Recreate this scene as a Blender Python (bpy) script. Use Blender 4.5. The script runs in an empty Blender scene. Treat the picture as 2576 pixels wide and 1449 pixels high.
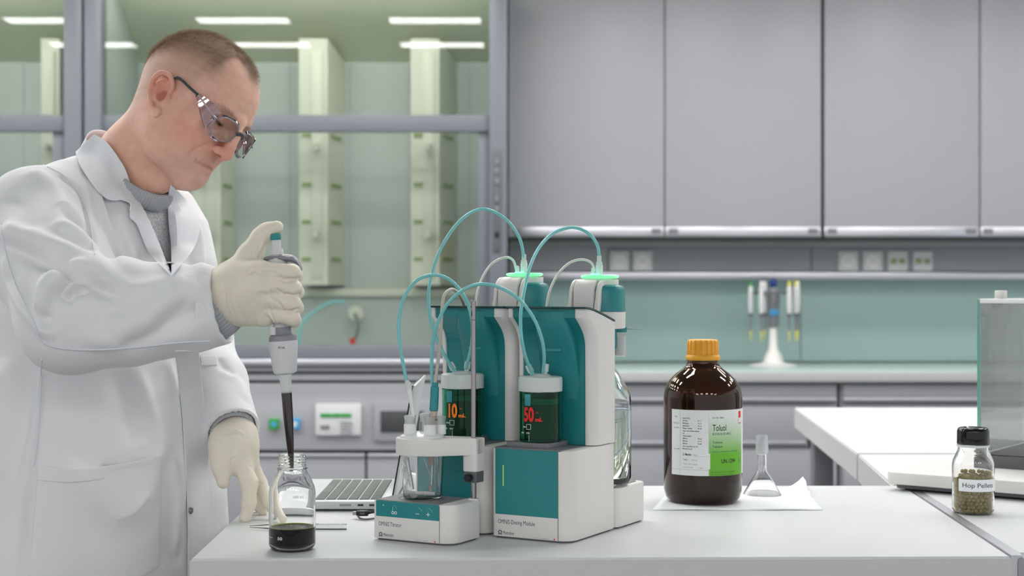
import bpy, bmesh, math, random
import numpy as np
from mathutils import Vector, Matrix
random.seed(7); np.random.seed(7)
S = bpy.context.scene
# ------------------------------------------------------------------ camera, world, exposure
CX, CY, FP, CZ, DZ = 1288.0, 724.5, 3800.0, 1.282, 0.90
cd = bpy.data.cameras.new('camera'); cam = bpy.data.objects.new('camera', cd); S.collection.objects.link(cam)
cam.location = (0, 0, CZ); cam.rotation_euler = (math.pi/2, 0, 0)
cd.sensor_width = 36; cd.lens = 36*FP/2576; cd.clip_start = .05; cd.clip_end = 60
cd.dof.use_dof = True; cd.dof.focus_distance = 2.36; cd.dof.aperture_fstop = 5.2
S.camera = cam
w = bpy.data.worlds.new('world'); S.world = w; w.use_nodes = True
w.node_tree.nodes['Background'].inputs[0].default_value = (.96, .98, 1.0, 1)
w.node_tree.nodes['Background'].inputs[1].default_value = .56
S.view_settings.view_transform = 'Standard'; S.view_settings.look = 'None'
S.view_settings.gamma = 1; S.view_settings.use_curve_mapping = False
S.view_settings.exposure = 0.62
LAMP = 18.5
# ------------------------------------------------------------------ helpers
def X(px, Y): return (px-CX)/FP*Y
def Z(py, Y): return CZ-(py-CY)/FP*Y
def W(px, py, Y): return Vector((X(px, Y), Y, Z(py, Y)))
def YD(py, z=0.0): return FP*(CZ-DZ-z)/(py-CY)      # distance of a point z above the bench seen at row py
def link(o): S.collection.objects.link(o); return o
def tag(o, label=None, cat=None, group=None, kind=None):
    if label: o['label'] = label
    if cat: o['category'] = cat
    if group: o['group'] = group
    if kind: o['kind'] = kind
    return o
def empty(name, loc=(0, 0, 0), rz=0, label=None, cat=None, group=None, kind=None):
    o = link(bpy.data.objects.new(name, None)); o.location = loc; o.rotation_euler = (0, 0, rz)
    o.empty_display_size = .01
    return tag(o, label, cat, group, kind)
def finish(name, me, mat, parent=None, smooth=35, sub=0):
    if mat is not None and not me.materials: me.materials.append(mat)
    if smooth:
        me.polygons.foreach_set('use_smooth', [True]*len(me.polygons))
        if smooth < 180: me.set_sharp_from_angle(angle=math.radians(smooth))
    me.update()
    o = link(bpy.data.objects.new(name, me))
    if parent is not None: o.parent = parent
    return o
def mesh(name, verts, faces, mat, parent=None, smooth=35):
    me = bpy.data.meshes.new(name); me.from_pydata([tuple(v) for v in verts], [], [tuple(f) for f in faces])
    bm = bmesh.new(); bm.from_mesh(me); bmesh.ops.recalc_face_normals(bm, faces=bm.faces); bm.to_mesh(me); bm.free()
    return finish(name, me, mat, parent, smooth)
def box(name, a, b, mat, parent=None, bev=.0, seg=2, rot=None):
    bm = bmesh.new(); bmesh.ops.create_cube(bm, size=1)
    a = Vector(a); b = Vector(b); c = (a+b)/2; d = b-a
    for v in bm.verts: v.co = Vector((c.x+v.co.x*d.x, c.y+v.co.y*d.y, c.z+v.co.z*d.z))
    if bev > 0: bmesh.ops.bevel(bm, geom=bm.edges[:], offset=min(bev, .49*min(abs(d.x), abs(d.y), abs(d.z))), segments=seg, profile=.5, affect='EDGES')
    if rot is not None: bmesh.ops.transform(bm, matrix=rot, verts=bm.verts)
    bmesh.ops.recalc_face_normals(bm, faces=bm.faces)
    me = bpy.data.meshes.new(name); bm.to_mesh(me); bm.free()
    return finish(name, me, mat, parent, 35)
def loft(name, rings, mat, parent=None, smooth=35, cap=True, closed=True):
    n = len(rings[0]); V = [p for r in rings for p in r]; F = []
    for i in range(len(rings)-1):
        for j in range(n if closed else n-1):
            k = (j+1) % n; F.append((i*n+j, i*n+k, (i+1)*n+k, (i+1)*n+j))
    if cap: F.append(tuple(range(n))[::-1]); F.append(tuple((len(rings)-1)*n+j for j in range(n)))
    return mesh(name, V, F, mat, parent, smooth)
def lathe(name, prof, mat, parent=None, n=48, loc=(0, 0, 0), smooth=40, axis=None, closed=False):
    V = []; F = []; m = len(prof)
    for j in range(n):
        t = 2*math.pi*j/n
        for r, z in prof: V.append(Vector((r*math.cos(t), r*math.sin(t), z)))
    for j in range(n):
        k = (j+1) % n
        for i in range(m if closed else m-1):
            i2 = (i+1) % m; F.append((j*m+i, k*m+i, k*m+i2, j*m+i2))
    if not closed:
        if prof[0][0] > 1e-6: F.append(tuple(j*m for j in range(n))[::-1])
        if prof[-1][0] > 1e-6: F.append(tuple(j*m+m-1 for j in range(n)))
    if axis is not None:
        q = Vector((0, 0, 1)).rotation_difference(Vector(axis).normalized()).to_matrix(); V = [q @ v for v in V]
    V = [v+Vector(loc) for v in V]
    me = bpy.data.meshes.new(name); me.from_pydata([tuple(v) for v in V], [], F)
    bm = bmesh.new(); bm.from_mesh(me); bmesh.ops.remove_doubles(bm, verts=bm.verts, dist=1e-6)
    bmesh.ops.recalc_face_normals(bm, faces=bm.faces); bm.to_mesh(me); bm.free()
    return finish(name, me, mat, parent, smooth)
def rod(name, p, q, r, mat, parent=None, r2=None, n=24, bev=0):
    p = Vector(p); q = Vector(q); L = (q-p).length; r2 = r if r2 is None else r2
    prof = [(0, 0), (r, 0), (r2, L), (0, L)] if not bev else [(0, 0), (r-bev, 0), (r, bev), (r2, L-bev), (r2-bev, L), (0, L)]
    return lathe(name, prof, mat, parent, n, p, 40, q-p)
def spline(pts, m=12):
    P = [Vector(p) for p in pts]; P = [2*P[0]-P[1]]+P+[2*P[-1]-P[-2]]; out = []
    for i in range(1, len(P)-2):
        a, b, c, d = P[i-1:i+3]
        for k in range(m):
            t = k/m
            out.append(.5*((2*b)+(c-a)*t+(2*a-5*b+4*c-d)*t*t+(3*b-a-3*c+d)*t**3))
    out.append(P[-2]); return out
def tube(name, pts, r, mat, parent=None, m=12, n=12, rf=None):
    P = spline(pts, m) if m > 1 else [Vector(p) for p in pts]
    rings = []; up = Vector((.13, .97, .21)).normalized()
    for i, p in enumerate(P):
        t = (P[min(i+1, len(P)-1)]-P[max(i-1, 0)]).normalized()
        a = (up-t*up.dot(t)).normalized(); up = a; b = t.cross(a)
        rr = r if rf is None else r*rf(i/(len(P)-1))
        rings.append([p+a*rr*math.cos(2*math.pi*k/n)+b*rr*math.sin(2*math.pi*k/n) for k in range(n)])
    return loft(name, rings, mat, parent, 60)
def prism(name, poly, vec, mat, parent=None, smooth=35, bev=0):
    vec = Vector(vec); A = [Vector(p) for p in poly]; n = len(A)
    o = mesh(name, A+[p+vec for p in A], [tuple(range(n))[::-1], tuple(range(n, 2*n))]+[(i, (i+1) % n, n+(i+1) % n, n+i) for i in range(n)], mat, parent, smooth)
    if bev:
        bm = bmesh.new(); bm.from_mesh(o.data)
        bmesh.ops.bevel(bm, geom=[e for e in bm.edges if len(e.link_faces) == 2 and e.calc_face_angle(0) > .5], offset=bev, segments=2, profile=.5, affect='EDGES')
        bm.to_mesh(o.data); bm.free(); o.data.polygons.foreach_set('use_smooth', [True]*len(o.data.polygons)); o.data.set_sharp_from_angle(angle=math.radians(smooth))
    return o
def rrect(x0, y0, x1, y1, rs, n=6):
    """rounded rectangle outline, rs = radii at (x0y0, x1y0, x1y1, x0y1)"""
    out = []
    for (cx, cy, sx, sy, a0), r in zip(((x0, y0, 1, 1, 180), (x1, y0, -1, 1, 270), (x1, y1, -1, -1, 0), (x0, y1, 1, -1, 90)), rs):
        r = max(r, 1e-4)
        for k in range(n+1):
            a = math.radians(a0+90*k/n); out.append((cx+sx*r+r*math.cos(a), cy+sy*r+r*math.sin(a)))
    return out
def slab(name, outline, z0, z1, mat, parent=None, edge=.0015):
    c = (sum(p[0] for p in outline)/len(outline), sum(p[1] for p in outline)/len(outline))
    def ring(z, k): return [Vector((p[0]+(c[0]-p[0])/max(1e-6, math.hypot(c[0]-p[0], c[1]-p[1]))*k, p[1]+(c[1]-p[1])/max(1e-6, math.hypot(c[0]-p[0], c[1]-p[1]))*k, z)) for p in outline]
    e = min(edge, (z1-z0)*.45)
    return loft(name, [ring(z0, e), ring(z0+e*.3, e*.3), ring(z0+e, 0), ring(z1-e, 0), ring(z1-e*.3, e*.3), ring(z1, e)], mat, parent, 40)
_tc = {}
def text(name, s, size, mat, parent, fn, squeeze=1.0, thick=.00015, bold=0.0, align='LEFT', spacing=1.0, width=None):
    """flat lettering; fn maps (x, y, height) in metres to a point"""
    c = bpy.data.curves.new('t', 'FONT'); c.body = s; c.size = size; c.align_x = align; c.offset = bold; c.resolution_u = 3; c.space_character = spacing
    t = bpy.data.objects.new('t', c); link(t); dg = bpy.context.evaluated_depsgraph_get(); dg.update()
    me = bpy.data.meshes.new_from_object(t.evaluated_get(dg)); bpy.data.objects.remove(t); bpy.data.curves.remove(c)
    bm = bmesh.new(); bm.from_mesh(me)
    if size > .004: bmesh.ops.subdivide_edges(bm, edges=[e for e in bm.edges if e.calc_length() > size*.3], cuts=2)
    if width: squeeze = width/max(v.co.x for v in bm.verts)
    for v in bm.verts: v.co = Vector(fn(v.co.x*squeeze, v.co.y, thick))
    bm.to_mesh(me); bm.free(); me.materials.clear()
    return finish(name, me, mat, parent, 0)
# ------------------------------------------------------------------ materials
def mat(name, col, rough=.5, metal=0, trans=0, ior=1.45, emit=None, es=0, noise=0, nscale=30, bump=0, bscale=200, sss=0, coat=0, spec=.5, alpha=1):
    m = bpy.data.materials.new(name); m.use_nodes = True; nt = m.node_tree; b = nt.nodes['Principled BSDF']
    b.inputs['Base Color'].default_value = (*col, 1); b.inputs['Roughness'].default_value = rough; b.inputs['Metallic'].default_value = metal
    b.inputs['Transmission Weight'].default_value = trans; b.inputs['IOR'].default_value = ior; b.inputs['Coat Weight'].default_value = coat
    b.inputs['Specular IOR Level'].default_value = spec; b.inputs['Alpha'].default_value = alpha
    if emit: b.inputs['Emission Color'].default_value = (*emit, 1); b.inputs['Emission Strength'].default_value = es
    if sss: b.inputs['Subsurface Weight'].default_value = sss; b.inputs['Subsurface Radius'].default_value = (1, .45, .3); b.inputs['Subsurface Scale'].default_value = .006
    if noise or bump:
        tc = nt.nodes.new('ShaderNodeTexCoord')
    if noise:
        n = nt.nodes.new('ShaderNodeTexNoise'); n.inputs['Scale'].default_value = nscale; n.inputs['Detail'].default_value = 4
        nt.links.new(tc.outputs['Object'], n.inputs['Vector'])
        r = nt.nodes.new('ShaderNodeMapRange'); r.inputs['To Min'].default_value = 1-noise; r.inputs['To Max'].default_value = 1+noise
        nt.links.new(n.outputs['Fac'], r.inputs['Value'])
        x = nt.nodes.new('ShaderNodeVectorMath'); x.operation = 'SCALE'; x.inputs[0].default_value = col; nt.links.new(r.outputs[0], x.inputs['Scale'])
        nt.links.new(x.outputs[0], b.inputs['Base Color'])
    if bump:
        n = nt.nodes.new('ShaderNodeTexNoise'); n.inputs['Scale'].default_value = bscale; nt.links.new(tc.outputs['Object'], n.inputs['Vector'])
        u = nt.nodes.new('ShaderNodeBump'); u.inputs['Strength'].default_value = bump; u.inputs['Distance'].default_value = .001
        nt.links.new(n.outputs['Fac'], u.inputs['Height']); nt.links.new(u.outputs[0], b.inputs['Normal'])
    return m
def s2l(r, g, b): return tuple(((c/255)/12.92 if c/255 < .04045 else ((c/255+.055)/1.055)**2.4) for c in (r, g, b))
def pane_mat(name, tint, refl=1.0, rough=.0):
    """thin sheet of glass: clear or tinted with a Fresnel mirror on top"""
    m = bpy.data.materials.new(name); m.use_nodes = True; nt = m.node_tree; nt.nodes.clear()
    o = nt.nodes.new('ShaderNodeOutputMaterial'); t = nt.nodes.new('ShaderNodeBsdfTransparent'); g = nt.nodes.new('ShaderNodeBsdfGlossy')
    f = nt.nodes.new('ShaderNodeFresnel'); f.inputs['IOR'].default_value = 1.5; mx = nt.nodes.new('ShaderNodeMixShader')
    k = nt.nodes.new('ShaderNodeMath'); k.operation = 'MULTIPLY'; k.inputs[1].default_value = refl; k.use_clamp = True
    t.inputs[0].default_value = (*tint, 1); g.inputs['Roughness'].default_value = rough
    nt.links.new(f.outputs[0], k.inputs[0]); nt.links.new(k.outputs[0], mx.inputs[0]); nt.links.new(t.outputs[0], mx.inputs[1]); nt.links.new(g.outputs[0], mx.inputs[2]); nt.links.new(mx.outputs[0], o.inputs[0])
    return m
M = dict(
 desk=mat('desk_laminate', s2l(214, 216, 217), .38, noise=.02, nscale=3),
 desk_edge=mat('desk_edge', s2l(206, 202, 202), .5),
 cab=mat('cabinet_grey', s2l(164, 164, 168), .42, noise=.015, nscale=2),
 cab2=mat('cabinet_grey_low', s2l(152, 153, 158), .45, noise=.015, nscale=2),
 frame=mat('hood_frame', s2l(114, 119, 126), .4),
 alu=mat('aluminium', s2l(205, 205, 212), .32, 1),
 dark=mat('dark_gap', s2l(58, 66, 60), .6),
 hood_in=mat('hood_panel', s2l(178, 188, 184), .45),
 hood_top=mat('hood_baffle', s2l(224, 230, 208), .5),
 hood_col=mat('hood_column', s2l(208, 212, 196), .5),
 slot=mat('hood_slot', s2l(140, 160, 105), .6),
 splash=mat('splash_glass', s2l(146, 170, 166), .18, spec=.6),
 counter=mat('counter_top', s2l(185, 205, 200), .3),
 counter_edge=mat('counter_edge', s2l(176, 176, 176), .4),
 wallw=mat('wall_paint', s2l(190, 196, 196), .7, bump=.1),
 ceil=mat('ceiling_paint', s2l(165, 172, 165), .8, bump=.1),
 floor=mat('floor_vinyl', s2l(120, 122, 124), .5, noise=.1, nscale=8),
 white=mat('white_plastic', s2l(226, 223, 220), .38),
 whitegloss=mat('white_smooth', s2l(235, 236, 236), .2),
 milky=mat('milky_plastic', s2l(232, 238, 236), .35, trans=.25, sss=.2),
 teal=mat('teal_plastic', s2l(34, 130, 134), .35),
 teal2=mat('teal_light', s2l(46, 142, 145), .4),
 teallid=mat('teal_lid', s2l(12, 74, 74), .12, trans=.3),
 grey=mat('grey_plastic', s2l(122, 122, 126), .5),
 dgrey=mat('dark_grey_plastic', s2l(96, 97, 101), .5),
 capblack=mat('cap_black', s2l(14, 14, 17), .12),
 black=mat('black_plastic', s2l(22, 22, 24), .35),
 steel=mat('steel', s2l(158, 150, 152), .22, 1),
 glass=mat('clear_glass', (1, 1, 1), 0, trans=1, ior=1.47),
 frost=mat('frosted_glass', (.95, .97, .97), .35, trans=.9, ior=1.35),
 ggreen=mat('green_glass', s2l(60, 190, 150), .02, trans=1, ior=1.3),
 amber=mat('amber_glass', (.20, .078, .013), 0, trans=1, ior=1.48),
 brownliq=mat('solvent_in_amber', (.30, .13, .04), 0, trans=1, ior=1.36),
 water=mat('clear_water', (.97, .99, .98), 0, trans=1, ior=1.33),
 darkliq=mat('dark_extract', (.006, .003, .006), .05, spec=.05),
 tube=mat('aqua_tubing', s2l(128, 200, 202), .25, sss=.3),
 cable=mat('white_cable', s2l(214, 214, 208), .4),
 cableb=mat('beige_cable', s2l(190, 186, 176), .45),
 beige=mat('beige_joint', s2l(190, 176, 160), .5),
 led=mat('green_glow', (.1, .8, .3), .3, emit=(.30, 1, .50), es=.42),
 ledc=mat('cyan_glow', (.3, .9, .9), .3, emit=(.25, 1, .9), es=1.0),
 ledy=mat('yellow_glow', (.5, .7, .1), .3, emit=(.45, .8, .12), es=.1),
 ink=mat('print_ink', s2l(46, 74, 92), .6),
 inkd=mat('dark_ink', s2l(40, 45, 50), .6),
 inkw=mat('white_ink', s2l(225, 232, 230), .6),
 inkp=mat('purple_ink', s2l(66, 38, 72), .6),
 inkg=mat('grey_ink', s2l(120, 124, 126), .6),
 orange=mat('orange_ink', s2l(245, 130, 20), .5, emit=s2l(245, 130, 20), es=.0),
 red=mat('red_ink', s2l(225, 40, 35), .5),
 paper=mat('paper', s2l(236, 238, 240), .8, sss=.0),
 label=mat('label_paper', s2l(228, 230, 230), .55),
 cap=mat('orange_cap', s2l(236, 170, 48), .4, sss=.1),
 laptop=mat('laptop_silver', s2l(198, 202, 204), .38, .25),
 key=mat('key_cap', s2l(88, 98, 94), .5),
 socket=mat('socket_white', s2l(205, 205, 206), .4),
 balglass=pane_mat('balance_glass', (.985, .996, .992), .9),
 balglasse=mat('balance_glass_edge', s2l(150, 205, 190), .1, trans=.5),
 hoodglass=pane_mat('hood_glass', (.965, .975, .96), .58),
 blue=mat('blue_plastic', s2l(70, 150, 205), .4), navy=mat('navy_cap', s2l(24, 52, 120), .4),
 greenp=mat('green_plastic', s2l(60, 150, 70), .4), yellow=mat('yellow_plastic', s2l(215, 205, 90), .5),
 pellet=mat('hop_pellet', s2l(164, 150, 88), .85, noise=.25, nscale=400, bump=.6, bscale=1500),
 screen=mat('dark_screen', s2l(66, 68, 70), .25),
 hood_fill=mat('hood_fill_light', (.9, .9, .9), .5, emit=(1, 1, .95), es=5),
 lamp=mat('lamp_panel', (.9, .9, .9), .5, emit=(1, .99, .97), es=LAMP),
)
def gradient_mat(name, c0, c1, z0, z1, rough=.5):
    m = mat(name, c0, rough); nt = m.node_tree; tc = nt.nodes.new('ShaderNodeTexCoord'); sp = nt.nodes.new('ShaderNodeSeparateXYZ')
    mr = nt.nodes.new('ShaderNodeMapRange'); mr.inputs['From Min'].default_value = z0; mr.inputs['From Max'].default_value = z1
    rp = nt.nodes.new('ShaderNodeValToRGB'); rp.color_ramp.elements[0].color = (*c0, 1); rp.color_ramp.elements[1].color = (*c1, 1)
    nt.links.new(tc.outputs['Object'], sp.inputs[0]); nt.links.new(sp.outputs['Z'], mr.inputs['Value']); nt.links.new(mr.outputs[0], rp.inputs[0]); nt.links.new(rp.outputs[0], nt.nodes['Principled BSDF'].inputs['Base Color'])
    return m
# ------------------------------------------------------------------ room shell
WALL = 7.72
tag(box('floor', (-5.5, -3, -.1), (5.5, WALL+.1, 0), M['floor']), kind='structure')
tag(box('ceiling', (-5.5, -3, 3.0), (5.5, WALL+.1, 3.1), M['ceil']), kind='structure')
tag(box('wall_back', (-5.5, WALL, 0), (5.5, WALL+.1, 3.0), M['wallw']), kind='structure')
k = 0
rown = ['nearest the wall cabinets', 'second from the wall cabinets', 'third from the wall cabinets', 'fourth from the wall cabinets', 'fifth from the wall cabinets, unseen fill light added behind the camera', 'farthest from the wall cabinets, unseen fill light added behind the camera']
coln = ['leftmost column', 'second column from the left', 'third column from the left', 'middle column', 'third column from the right', 'second column from the right', 'rightmost column']
for i in range(-3, 4):
    for j in range(6):
        x = -.49+i*1.225; y = (6.14, 5.17, 4.20, 3.23, -1.55, -2.20)[j]  # last two rows are unseen, added behind the camera to light upright faces
        t = empty('ceiling_light', (x, y, 3.0), label='white ceiling light, '+coln[i+3]+', row '+rown[j], cat='ceiling light', group='ceiling light grid')
        if k == 0:
            fr = loft('frame', [[Vector((sx*a, sy*b, z)) for sx, sy in ((-1, -1), (1, -1), (1, 1), (-1, 1))] for a, b, z in ((.305, .12, 0), (.305, .12, -.012), (.29, .105, -.012), (.29, .105, -.004))], M['alu'], t, 20, cap=False)
            df = box('diffuser', (-.29, -.105, -.008), (.29, .105, -.002), M['lamp'], t)
        else:
            for s in (fr, df): c = s.copy(); link(c); c.parent = t
        k += 1
# ------------------------------------------------------------------ back wall: cabinets, service panel, counter
YC = 7.32      # wall cabinet fronts
def pbox(name, px0, py0, px1, py1, Y, depth, mt, parent=None, bev=0.0, off=(0, 0, 0)):
    """box whose front face stands at distance Y and fills the given rectangle of the photograph's frame"""
    a = (X(px0, Y)-off[0], Y-off[1], Z(py1, Y)-off[2]); b = (X(px1, Y)-off[0], Y+depth-off[1], Z(py0, Y)-off[2])
    return box(name, a, b, mt, parent, bev)
for u, (x0, x1, x2, lab) in enumerate(((1279, 1672, 2066, 'grey two-door wall cabinet beside the fume hood'), (2073, 2465, 2860, 'grey two-door wall cabinet at the right end of the wall'))):
    c = empty('wall_cabinet', (X(x0, YC), YC, Z(598, YC)), label=lab, cat='cabinet'); L = c.location
    pbox('carcass', x0, -70, x2, 597, YC+.022, .36, M['cab2'], c, off=L)
    for a, b in ((x0+1, x1-2), (x1+2, x2-1)):
        pbox('door', a, -68, b, 571, YC, .02, M['cab'], c, .002, off=L)
        h = pbox('handle_rail', a, 571, b, 596, YC-.004, .024, M['alu'], c, .003, off=L)
        for q in (a+8, b-30): pbox('latch', q, 574, q+24, 588, YC-.012, .01, M['grey'], c, .002, off=L)
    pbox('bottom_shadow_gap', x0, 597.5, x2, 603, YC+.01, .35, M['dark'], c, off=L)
# service panel with sockets
YP = 7.60
sp = empty('service_panel', (X(1900, YP), YP, Z(660, YP)), label='long grey wiring panel under the wall cabinets', cat='panel'); L = sp.location
for a, b, mt in ((1283, 1530, 'cab'), (1531, 2040, 'cab2'), (2042, 2870, 'cab2')): pbox('panel_front', a, 621, b, 683, YP, .1, M[mt], sp, .002, off=L)
pbox('top_rail', 1283, 604, 2870, 620, YP-.012, .1, M['cab'], sp, .003, off=L)
pbox('bottom_rail', 1283, 684, 2870, 704, YP-.02, .11, M['alu'], sp, .006, off=L)
for i, (a, kind) in enumerate(((1533, 0), (1592, 0), (2109, 0), (2171, 0), (2234, 1), (2297, 1))):
    lab = ['white round-pin power socket nearest the fume hood', 'white round-pin power socket second from the fume hood', 'white power socket leftmost of the right-hand four', 'white power socket second of the right-hand four', 'white network socket third of the right-hand four', 'white network socket rightmost of the row'][i]
    Y = YP-.012; s = empty('network_socket' if kind else 'power_socket', W(a+25, 657, Y), label=lab, cat='socket', group='wall sockets')
    L = s.location
    loft('cover_plate', [[Vector((p[0]*k2, z, p[1]*k2)) for p in rrect(-.049, -.05, .049, .05, [.006]*4)] for z, k2 in ((.012, 1), (.002, 1), (0, .96))], M['socket'], s)
    if kind:
        for q in (-.021, .021): box('network_port', (q-.014, -.003, -.012), (q+.014, .004, .012), M['slot'] if i else M['dark'], s, .001)
    else:
        lathe('socket_well', [(.031, 0), (.033, -.004), (.036, -.004), (.036, .004), (.031, .004), (.029, .0), (0, .0015)], M['white'], s, 24, (0, 0, 0), 40, (0, -1, 0))
        for q in (-.009, .009): rod('pin_hole', (q, -.0025, 0), (q, -.0005, 0), .0028, M['dark'], s, n=10)
# splash panels and counter
for a, b in ((1283, 2013), (2015, 2870)): tag(pbox('splash_panel', a, 704, b, 908, WALL-.022, .02, M['splash']), ('pale green glass splash panel left of the pipette carousel' if a < 2000 else 'pale green glass splash panel right of the pipette carousel'), 'wall panel')
zc = DZ; YF = 6.90
tag(box('worktop', (X(1283, YF), YF, zc-.03), (4.4, WALL-.021, zc), M['counter'], bev=.003), 'long pale green worktop along the back wall', 'worktop')
tag(box('worktop_edge', (X(1283, YF), YF-.006, zc-.047), (4.4, YF-.0005, zc-.002), M['counter_edge'], bev=.003), kind='structure')
def base_unit(x0, x1, lab, joint=True):
    c = empty('base_cabinet', (X(x0, YF), YF, 0), label=lab, cat='cabinet'); L = c.location
    Y = YF+.03
    box('carcass', (0, .05, .1), (X(x1, Y)-L.x, .6, zc-.05), M['cab2'], c)
    for y0, y1 in ((967, 1000), (1021, 1109), (1130, 1300)):
        d = pbox('drawer_front', x0+3, y0, x1-3, y1, Y, .02, M['cab2'], c, .002, off=L)
        pbox('handle_rail', x0+3, y1+1, x1-3, y1+10, Y-.012, .03, M['alu'], c, .003, off=L)
    box('plinth', (0, .08, 0), (X(x1, Y)-L.x, .55, .1), M['dgrey'], c)
base_unit(1283, 2108, 'grey drawer cabinet under the worktop behind the amber bottle')
base_unit(2118, 2700, 'grey drawer cabinet under the worktop behind the balance')
# pipette carousel
YR = 7.33
t = empty('pipette_stand', (X(1945, YR), YR, DZ), label='white pipette carousel stand with a blue topped column on the worktop', cat='stand')
q = YR/FP
lathe('base', [(0, 0), (.115, 0), (.118, .006), (.10, .012), (.05, .022), (.042, .05), (.022, .09), (.017, .18), (.017, .2), (0, .2)], M['white'], t)
lathe('column', [(.02, .19), (.028, .20), (.030, .37), (.02, .385), (0, .385)], M['grey'], t)
lathe('blue_knob', [(.013, .378), (.016, .382), (.017, .42), (.012, .428), (0, .428)], M['navy'], t)
lathe('holder_ring', [(.095, .352), (.108, .352), (.108, .366), (.095, .366)], M['dgrey'], t, closed=True)
for k in range(3):
    a = k*math.pi/3; rod('spoke', (-.1*math.cos(a), -.1*math.sin(a), .359), (.1*math.cos(a), .1*math.sin(a), .359), .006, M['dgrey'], t, n=10)
box('name_plate', (-.022, -.034, .25), (.022, -.028, .278), M['blue'], t, .001)
angs = (195, 232, 262, 300, 325, 352, 100)
cols = ('greenp', 'white', 'navy', 'yellow', 'yellow', 'white', 'white')
labs = ('grey pipette hanging at the far left of the carousel, yellow tip', 'white pipette hanging left of the carousel column', 'slim white pipette hanging in front of the carousel column', 'white pipette with yellow button right of the carousel column', 'white pipette with yellow button second from right of the carousel', 'pipette with yellow tip at the far right of the carousel', 'white pipette hanging on the wall side of the carousel')
for a, cc, lb in zip(angs, cols, labs):
    a = math.radians(a); r = .118
    if cc == 'navy': continue
    p = empty('hanging_pipette', (t.location.x+r*math.cos(a), t.location.y+r*math.sin(a), DZ+.36), a, lb, 'pipette', 'pipettes on the carousel')
    lathe('handle', [(0, .03), (.009, .03), (.012, .02), (.013, -.06), (.009, -.10), (.006, -.11), (0, -.11)], M['socket'], p, 20)
    lathe('button', [(0, .055), (.007, .055), (.008, .05), (.008, .03), (0, .03)], M[cc], p, 16)
    lathe('shaft', [(0, -.105), (.006, -.105), (.004, -.19), (0, -.19)], M['grey'], p, 16)
    lathe('collar', [(.0085, -.1), (.010, -.1), (.010, -.115), (.0085, -.115)], M['dgrey'], p, 16, closed=True)
    lathe('tip', [(0, -.185), (.005, -.185), (.0015, -.235), (0, -.235)], M['yellow' if cc != 'navy' else 'white'], p, 12)
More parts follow.
